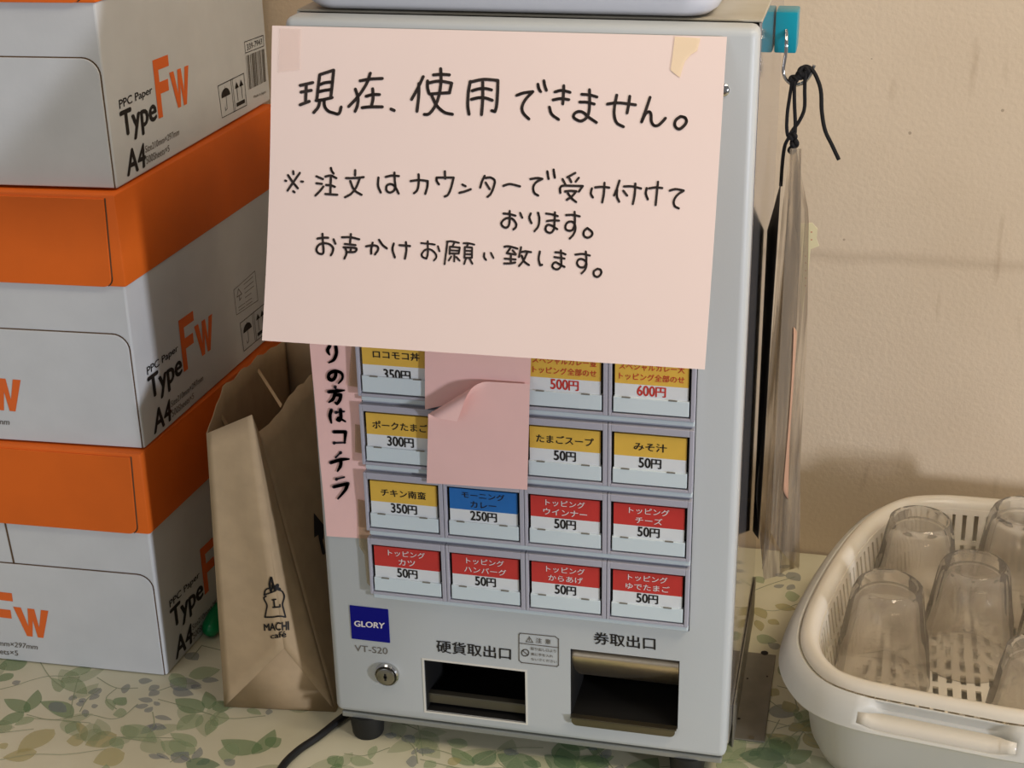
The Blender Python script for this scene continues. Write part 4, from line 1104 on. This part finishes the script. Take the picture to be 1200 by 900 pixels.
MB().grid(30, 16, lpanel).build('left_panel', M_KRAFT, bag, smooth=True, solid=0.0004, fixn=False)
rp = MB().grid(30, 16, rpanel).build('right_panel', M_KRAFT, bag, smooth=True, solid=0.0004, fixn=False)
MB().grid(6, 10, patch(BBL, BBR, TBR, TBL, 1, 1, 0.004, 2.0)).build('back_panel', M_KRAFT, bag, smooth=True, solid=0.0004, fixn=False)
MB().add([A, B, BBR, BBL], [(0, 1, 2, 3)]).build('bottom_panel', M_KRAFT, bag, fixn=False)
for q in (((302, 436), (329, 478), -0.112, -0.071), ((257, 488), (266, 502), -0.108, -0.104)):
    p0, p1 = hx(*q[0], q[2]), hx(*q[1], q[3]); d = np.array([0.0, 0.0032, 0.0018])
    MB().add([p0, p0 + d, p1 + d, p1], [(0, 1, 2, 3)]).build('handle_strip', M_KRAFT_L, bag, solid=0.0006, fixn=False)
bf = caster([front, rp], 0.0006)
zb_ = lambda x, y: (300 + x / 10.58, 670 + y / 10.58)
bl = MB()
for st, wd in (([(190, 70), (172, 150), (190, 240)], 2.0), ([(195, 70), (215, 150), (240, 230)], 2.0), ([(185, 240), (205, 200), (205, 160)], 1.4), ([(185, 195), (125, 220), (105, 285), (240, 235)], 1.3), ([(262, 165), (250, 200), (285, 215)], 3.0),
               ([(130, 300), (102, 320), (140, 410), (130, 480), (115, 560), (210, 558), (300, 548), (362, 560), (340, 470), (325, 400), (345, 305), (325, 250), (290, 225)], 1.3),
               ([(225, 345), (235, 435)], 1.5), ([(205, 345), (250, 338)], 1.2), ([(215, 438), (295, 432), (293, 405)], 1.3)):
    stroke(bl, [zb_(*p) for p in st], wd * 1.35, bf)
text_quad(bl, 'MACHI', zb_(102, 645), zb_(400, 612), zb_(405, 720), zb_(108, 728), bold=0.04, fn=bf)
text_quad(bl, 'café', zb_(182, 768), zb_(368, 728), zb_(372, 806), zb_(187, 826), bold=0.025, fn=bf)
bl.add([bf(p) for p in ((367, 601), (378.5, 615), (378.5, 633), (373.5, 626), (367.5, 630))], [(0, 1, 2, 3, 4)]); stroke(bl, [(374, 626), (378.5, 648)], 4, bf)
bl.build('printed_logo', M_INKB, bag, fixn=False)

# green thing behind the bag
g0, g1 = hz(247, 736, 0.009), hz(262, 702, 0.009)
d = (g1 - g0) / np.linalg.norm(g1 - g0); ln = 0.05
prof = [(0.0, 0.001), (0.0012, 0.004), (0.004, 0.0068), (0.010, 0.0082), (0.03, 0.0082), (0.046, 0.0078), (ln, 0.0060)]
go = MB().tube([g0 + d * (s - 0.008) for s, r in prof], [r for s, r in prof], 20).build('green_marker', M_GREEN, smooth=True)
tag(go, 'round-ended green plastic object lying between the bottom box and the kraft bag', 'marker')

# power cable
cp = [hz(x, y, 0.003) for x, y in ((455, 838), (425, 850), (398, 856), (372, 864), (350, 879), (332, 897), (318, 925), (300, 960))]
cp[0] = np.array([0.045, 0.06, 0.021]); cp[1] = np.array([0.024, 0.042, 0.014]); cp[2] = np.array([0.002, 0.030, 0.0055])
tag(MB().tube(smooth_line(cp, 8), 0.0031, 12).build('power_cable', M_CABLE, smooth=True), 'black power cable running from under the machine to the table edge', 'cable')

# ------------------------------------------------------------------ basket of glasses
half = [(.5128, -.022), (.475, -.0175), (.4327, -.0118), (.405, -.0075), (.3849, -.001), (.3685, .0090), (.3555, .026), (.3460, .050), (.3425, .078), (.3465, .121), (.3585, .180), (.3730, .2330), (.3880, .2720), (.4050, .3020), (.4300, .3260), (.4600, .3360), (.4830, .3385)]
cen = np.array([0.525, 0.158])
ctl = [np.array(p) for p in half] + [2 * cen - np.array(p) for p in half]


def resample(ctl, N):
    n = len(ctl); out = []
    for i in range(n):
        a, b, c, d = ctl[i - 1], ctl[i], ctl[(i + 1) % n], ctl[(i + 2) % n]
        for k in range(24):
            t = k / 24; out.append(0.5 * ((2 * b) + (-a + c) * t + (2 * a - 5 * b + 4 * c - d) * t * t + (-a + 3 * b - 3 * c + d) * t ** 3))
    out = np.array(out)
    for _ in range(60): out = (np.roll(out, 1, 0) + out * 2 + np.roll(out, -1, 0)) / 4
    seg = np.linalg.norm(np.roll(out, -1, 0) - out, axis=1); cum = np.concatenate([[0], np.cumsum(seg)]); tot = cum[-1]
    xs = np.append(out[:, 0], out[0, 0]); ys = np.append(out[:, 1], out[0, 1]); s = np.linspace(0, tot, N, endpoint=False)
    s = s.copy(); s[1::2] -= (tot / N) * 0.24
    return np.stack([np.interp(s, cum, xs), np.interp(s, cum, ys)], 1)


NB = 232
OUT = resample(ctl, NB)
tg = np.roll(OUT, -1, 0) - np.roll(OUT, 1, 0); tg /= np.linalg.norm(tg, axis=1)[:, None]
NOR = np.stack([tg[:, 1], -tg[:, 0]], 1)
if ((OUT[0] - cen) @ NOR[0]) < 0: NOR = -NOR
OUT = OUT - NOR * 0.0110


def ring(off, z, shrink=0.0):
    c = OUT + NOR * off
    c = cen + (c - cen) * (1 - shrink)
    return [(x, y, z) for x, y in c]


def ring_mesh(specs, skip=None):
    mb = MB(); L = [ring(*s) for s in specs]; vs = [p for l in L for p in l]; fs = []
    for j in range(len(L) - 1):
        for k in range(NB):
            if skip and skip(j, k): continue
            fs.append((j * NB + k, j * NB + (k + 1) % NB, (j + 1) * NB + (k + 1) % NB, (j + 1) * NB + k))
    mb.add(vs, fs); return mb


basket = thing('dish_basket', 'white slotted plastic basket full of upturned glasses, nested in the white basin', 'basket')
rim = ring_mesh([(-0.016, 0.0905), (-0.0155, 0.0960), (-0.013, 0.1000), (-0.009, 0.1020), (-0.005, 0.1015), (-0.002, 0.0985), (-0.0015, 0.0950), (-0.004, 0.0935), (-0.008, 0.0960), (-0.0125, 0.0950), (-0.016, 0.0905)])
rim.build('rim', M_BASKET, basket, smooth=True)
W_ = [(-0.0155, 0.0935), (-0.0165, 0.0885), (-0.0205, 0.0650), (-0.0215, 0.0610), (-0.0255, 0.0400), (-0.0275, 0.0355), (-0.031, 0.0310), (-0.037, 0.0290)]
wm = ring_mesh(W_, lambda j, k: j in (1, 3) and k % 2 == 0)
wm.build('slotted_wall', M_BASKET, basket, smooth=False, solid=0.0018)
# floor with rectangular holes
inner = [np.array(p[:2]) for p in ring(-0.0368, 0)]
xs = 0.355 + np.concatenate([[0], np.cumsum([0.0066, 0.0044] * 32)]); ys = np.linspace(0.0, 0.33, 49)


def inside(x, y):
    c = False; n = len(inner)
    for i in range(n):
        x1, y1 = inner[i]; x2, y2 = inner[i - 1]
        if (y1 > y) != (y2 > y) and x < (x2 - x1) * (y - y1) / (y2 - y1) + x1: c = not c
    return c


fl = MB(); vid = {}; vs = []; fs = []
def vi(i, j):
    if (i, j) not in vid: vid[(i, j)] = len(vs); vs.append((xs[i], ys[j], 0.0290))
    return vid[(i, j)]
for i in range(len(xs) - 1):
    for j in range(len(ys) - 1):
        cx, cy = (xs[i] + xs[i + 1]) / 2, (ys[j] + ys[j + 1]) / 2
        if i % 2 == 1 and j % 3 != 0 and inside(cx - .006, cy) and inside(cx + .006, cy) and inside(cx, cy - .01) and inside(cx, cy + .01): continue
        if inside(cx, cy): fs.append((vi(i, j), vi(i + 1, j), vi(i + 1, j + 1), vi(i, j + 1)))
fl.add(vs, fs); fl.build('slotted_floor', M_BASKET, basket, solid=0.0018)

basin = thing('drain_basin', 'white plastic basin with a recessed handle ledge under the dish basket', 'basin')


def nearest(px, py, z):
    p = hz(px, py, z)[:2]; return int(np.argmin(np.linalg.norm(OUT - p, axis=1)))


PLAIN = [(-0.0012, 0.0935), (0.0010, 0.0945), (0.0045, 0.0925), (0.0085, 0.0862), (0.0115, 0.0785), (0.0122, 0.0762), (0.0130, 0.0742), (0.0120, 0.0726), (0.0090, 0.0738), (-0.0030, 0.0790), (-0.0060, 0.0760), (-0.0095, 0.0500), (-0.0140, 0.0200), (-0.0200, 0.0080), (-0.0300, 0.0020), (-0.0400, 0.0012)]
GRIP = [(-0.0012, 0.0932), (-0.0030, 0.0905), (-0.0030, 0.0850), (0.0000, 0.0830), (0.0112, 0.0756), (0.0123, 0.0748), (0.0130, 0.0742)] + PLAIN[7:]
k0, k1 = nearest(1010, 822, 0.09), nearest(1188, 868, 0.09)
span = (k1 - k0) % NB
if span > NB / 2: k0, k1 = k1, k0; span = (k1 - k0) % NB


def basin_ring(j):
    out = []
    for k in range(NB):
        d = (k - k0) % NB
        t = min(1.0, min(d, span - d) / 3.0) if d <= span else 0.0
        o_ = PLAIN[j][0] * (1 - t) + GRIP[j][0] * t; z_ = PLAIN[j][1] * (1 - t) + GRIP[j][1] * t
        c = OUT[k] + NOR[k] * o_; out.append((c[0], c[1], z_))
    return out


L = [basin_ring(j) for j in range(len(PLAIN))]
bs = MB(); vs = [p for l in L for p in l]; fs = []; hm_ = []
for j in range(len(L) - 1):
    for k in range(NB):
        q = (j * NB + k, j * NB + (k + 1) % NB, (j + 1) * NB + (k + 1) % NB, (j + 1) * NB + k)
        (hm_ if (j == 3 and (k - k0) % NB < span) else fs).append(q)
bs.add(vs, fs); bs.build('basin_wall', M_BASIN, basin, smooth=True, solid=0.0014)
hl = MB(); hl.add(vs, hm_); ho = hl.build('handle', M_BASKET, basin, smooth=True, solid=0.0014)
fb = MB(); fb.add([(x, y, 0.0016) for x, y, z in ring(-0.0395, 0)], [tuple(range(NB))]); fb.build('basin_floor', M_BASIN, basin, fixn=False)

# one tumbler standing mouth down; base at the top
GH = 0.088


def tumbler():
    outer = [(0.0380, 0.0), (0.0386, 0.0012), (0.0376, 0.012), (0.0356, 0.030), (0.0338, 0.044), (0.0330, 0.0465), (0.0322, 0.049), (0.0300, 0.064), (0.0280, 0.078), (0.0266, 0.0840), (0.0256, 0.0866), (0.0240, 0.0880), (0.0225, 0.0878), (0.0212, 0.0862), (0.0080, 0.0856), (0.0005, 0.0855)]
    inn = [(0.0005, 0.0765), (0.0150, 0.0766), (0.0205, 0.0756), (0.0232, 0.0730), (0.0262, 0.062), (0.0288, 0.048), (0.0318, 0.034), (0.0342, 0.016), (0.0362, 0.0020), (0.0370, 0.0)]
    n = 54; mb = MB(); vs = []; prof = outer + inn
    for j, (r, z) in enumerate(prof):
        for k in range(n):
            a = 2 * math.pi * k / n; m = 1.0
            if j < len(outer) and 0.048 < z < 0.0850:
                s = (a * 9 / (2 * math.pi)) % 1 - 0.5; m = 0.965 / max(0.93, math.cos(s * 2 * math.pi / 9)) if True else 1
            vs.append((r * m * math.cos(a), r * m * math.sin(a), z))
    m_ = len(prof)
    fs = [(j * n + k, j * n + (k + 1) % n, ((j + 1) % m_) * n + (k + 1) % n, ((j + 1) % m_) * n + k) for j in range(m_) for k in range(n) if j != len(outer) - 1]
    c0 = (len(outer) - 1) * n
    fs.append(tuple(range(c0, c0 + n))); fs.append(tuple(range(c0 + n, c0 + 2 * n)))
    mb.add(vs, fs)
    o = mb.build('tumbler', M_GLASS, smooth=True)
    return o


g = tumbler()
ZF = 0.0302
spots = [(1042, 686, 'clear tumbler upturned in the front left of the basket', 0.3),
         (1143, 662, 'clear tumbler upturned in the middle of the basket, right of the front left one', 0.1),
         (1079, 609, 'clear tumbler upturned at the back left of the basket, slots seen through it', 0.5),
         (1203, 599, 'clear tumbler upturned against the back rim of the basket', 0.2),
         (1222, 764, 'clear tumbler at the front right, cut by the picture edge', 0.4),
         (1262, 655, 'clear tumbler at the right picture edge, between the front right and the back ones', 0.0)]
for i, (px, py, lab, rz) in enumerate(spots):
    o = g if i == 0 else g.copy()
    if i: COL.objects.link(o)
    k = 1.06 if i == 3 else 1.0
    p = hz(px, py, ZF + 0.087 * k)
    o.location = (p[0], p[1], ZF); o.rotation_euler = (0, 0, rz); o.scale = (k, k, k)
    tag(o, lab, 'glass', 'upturned glasses in the basket')

for o in list(bpy.data.objects):
    if o.name.startswith('type_setter'): bpy.data.objects.remove(o)

for o in bpy.data.objects:
    n = o.name.split('.')[0]
    if o.type == 'MESH' and o.parent and (n in ('cut_edge', 'catch', 'handwriting', 'brush_writing', 'printed_logo', 'caution_print', 'label_print') or n.endswith('lettering')):
        o['kind'] = 'stuff'
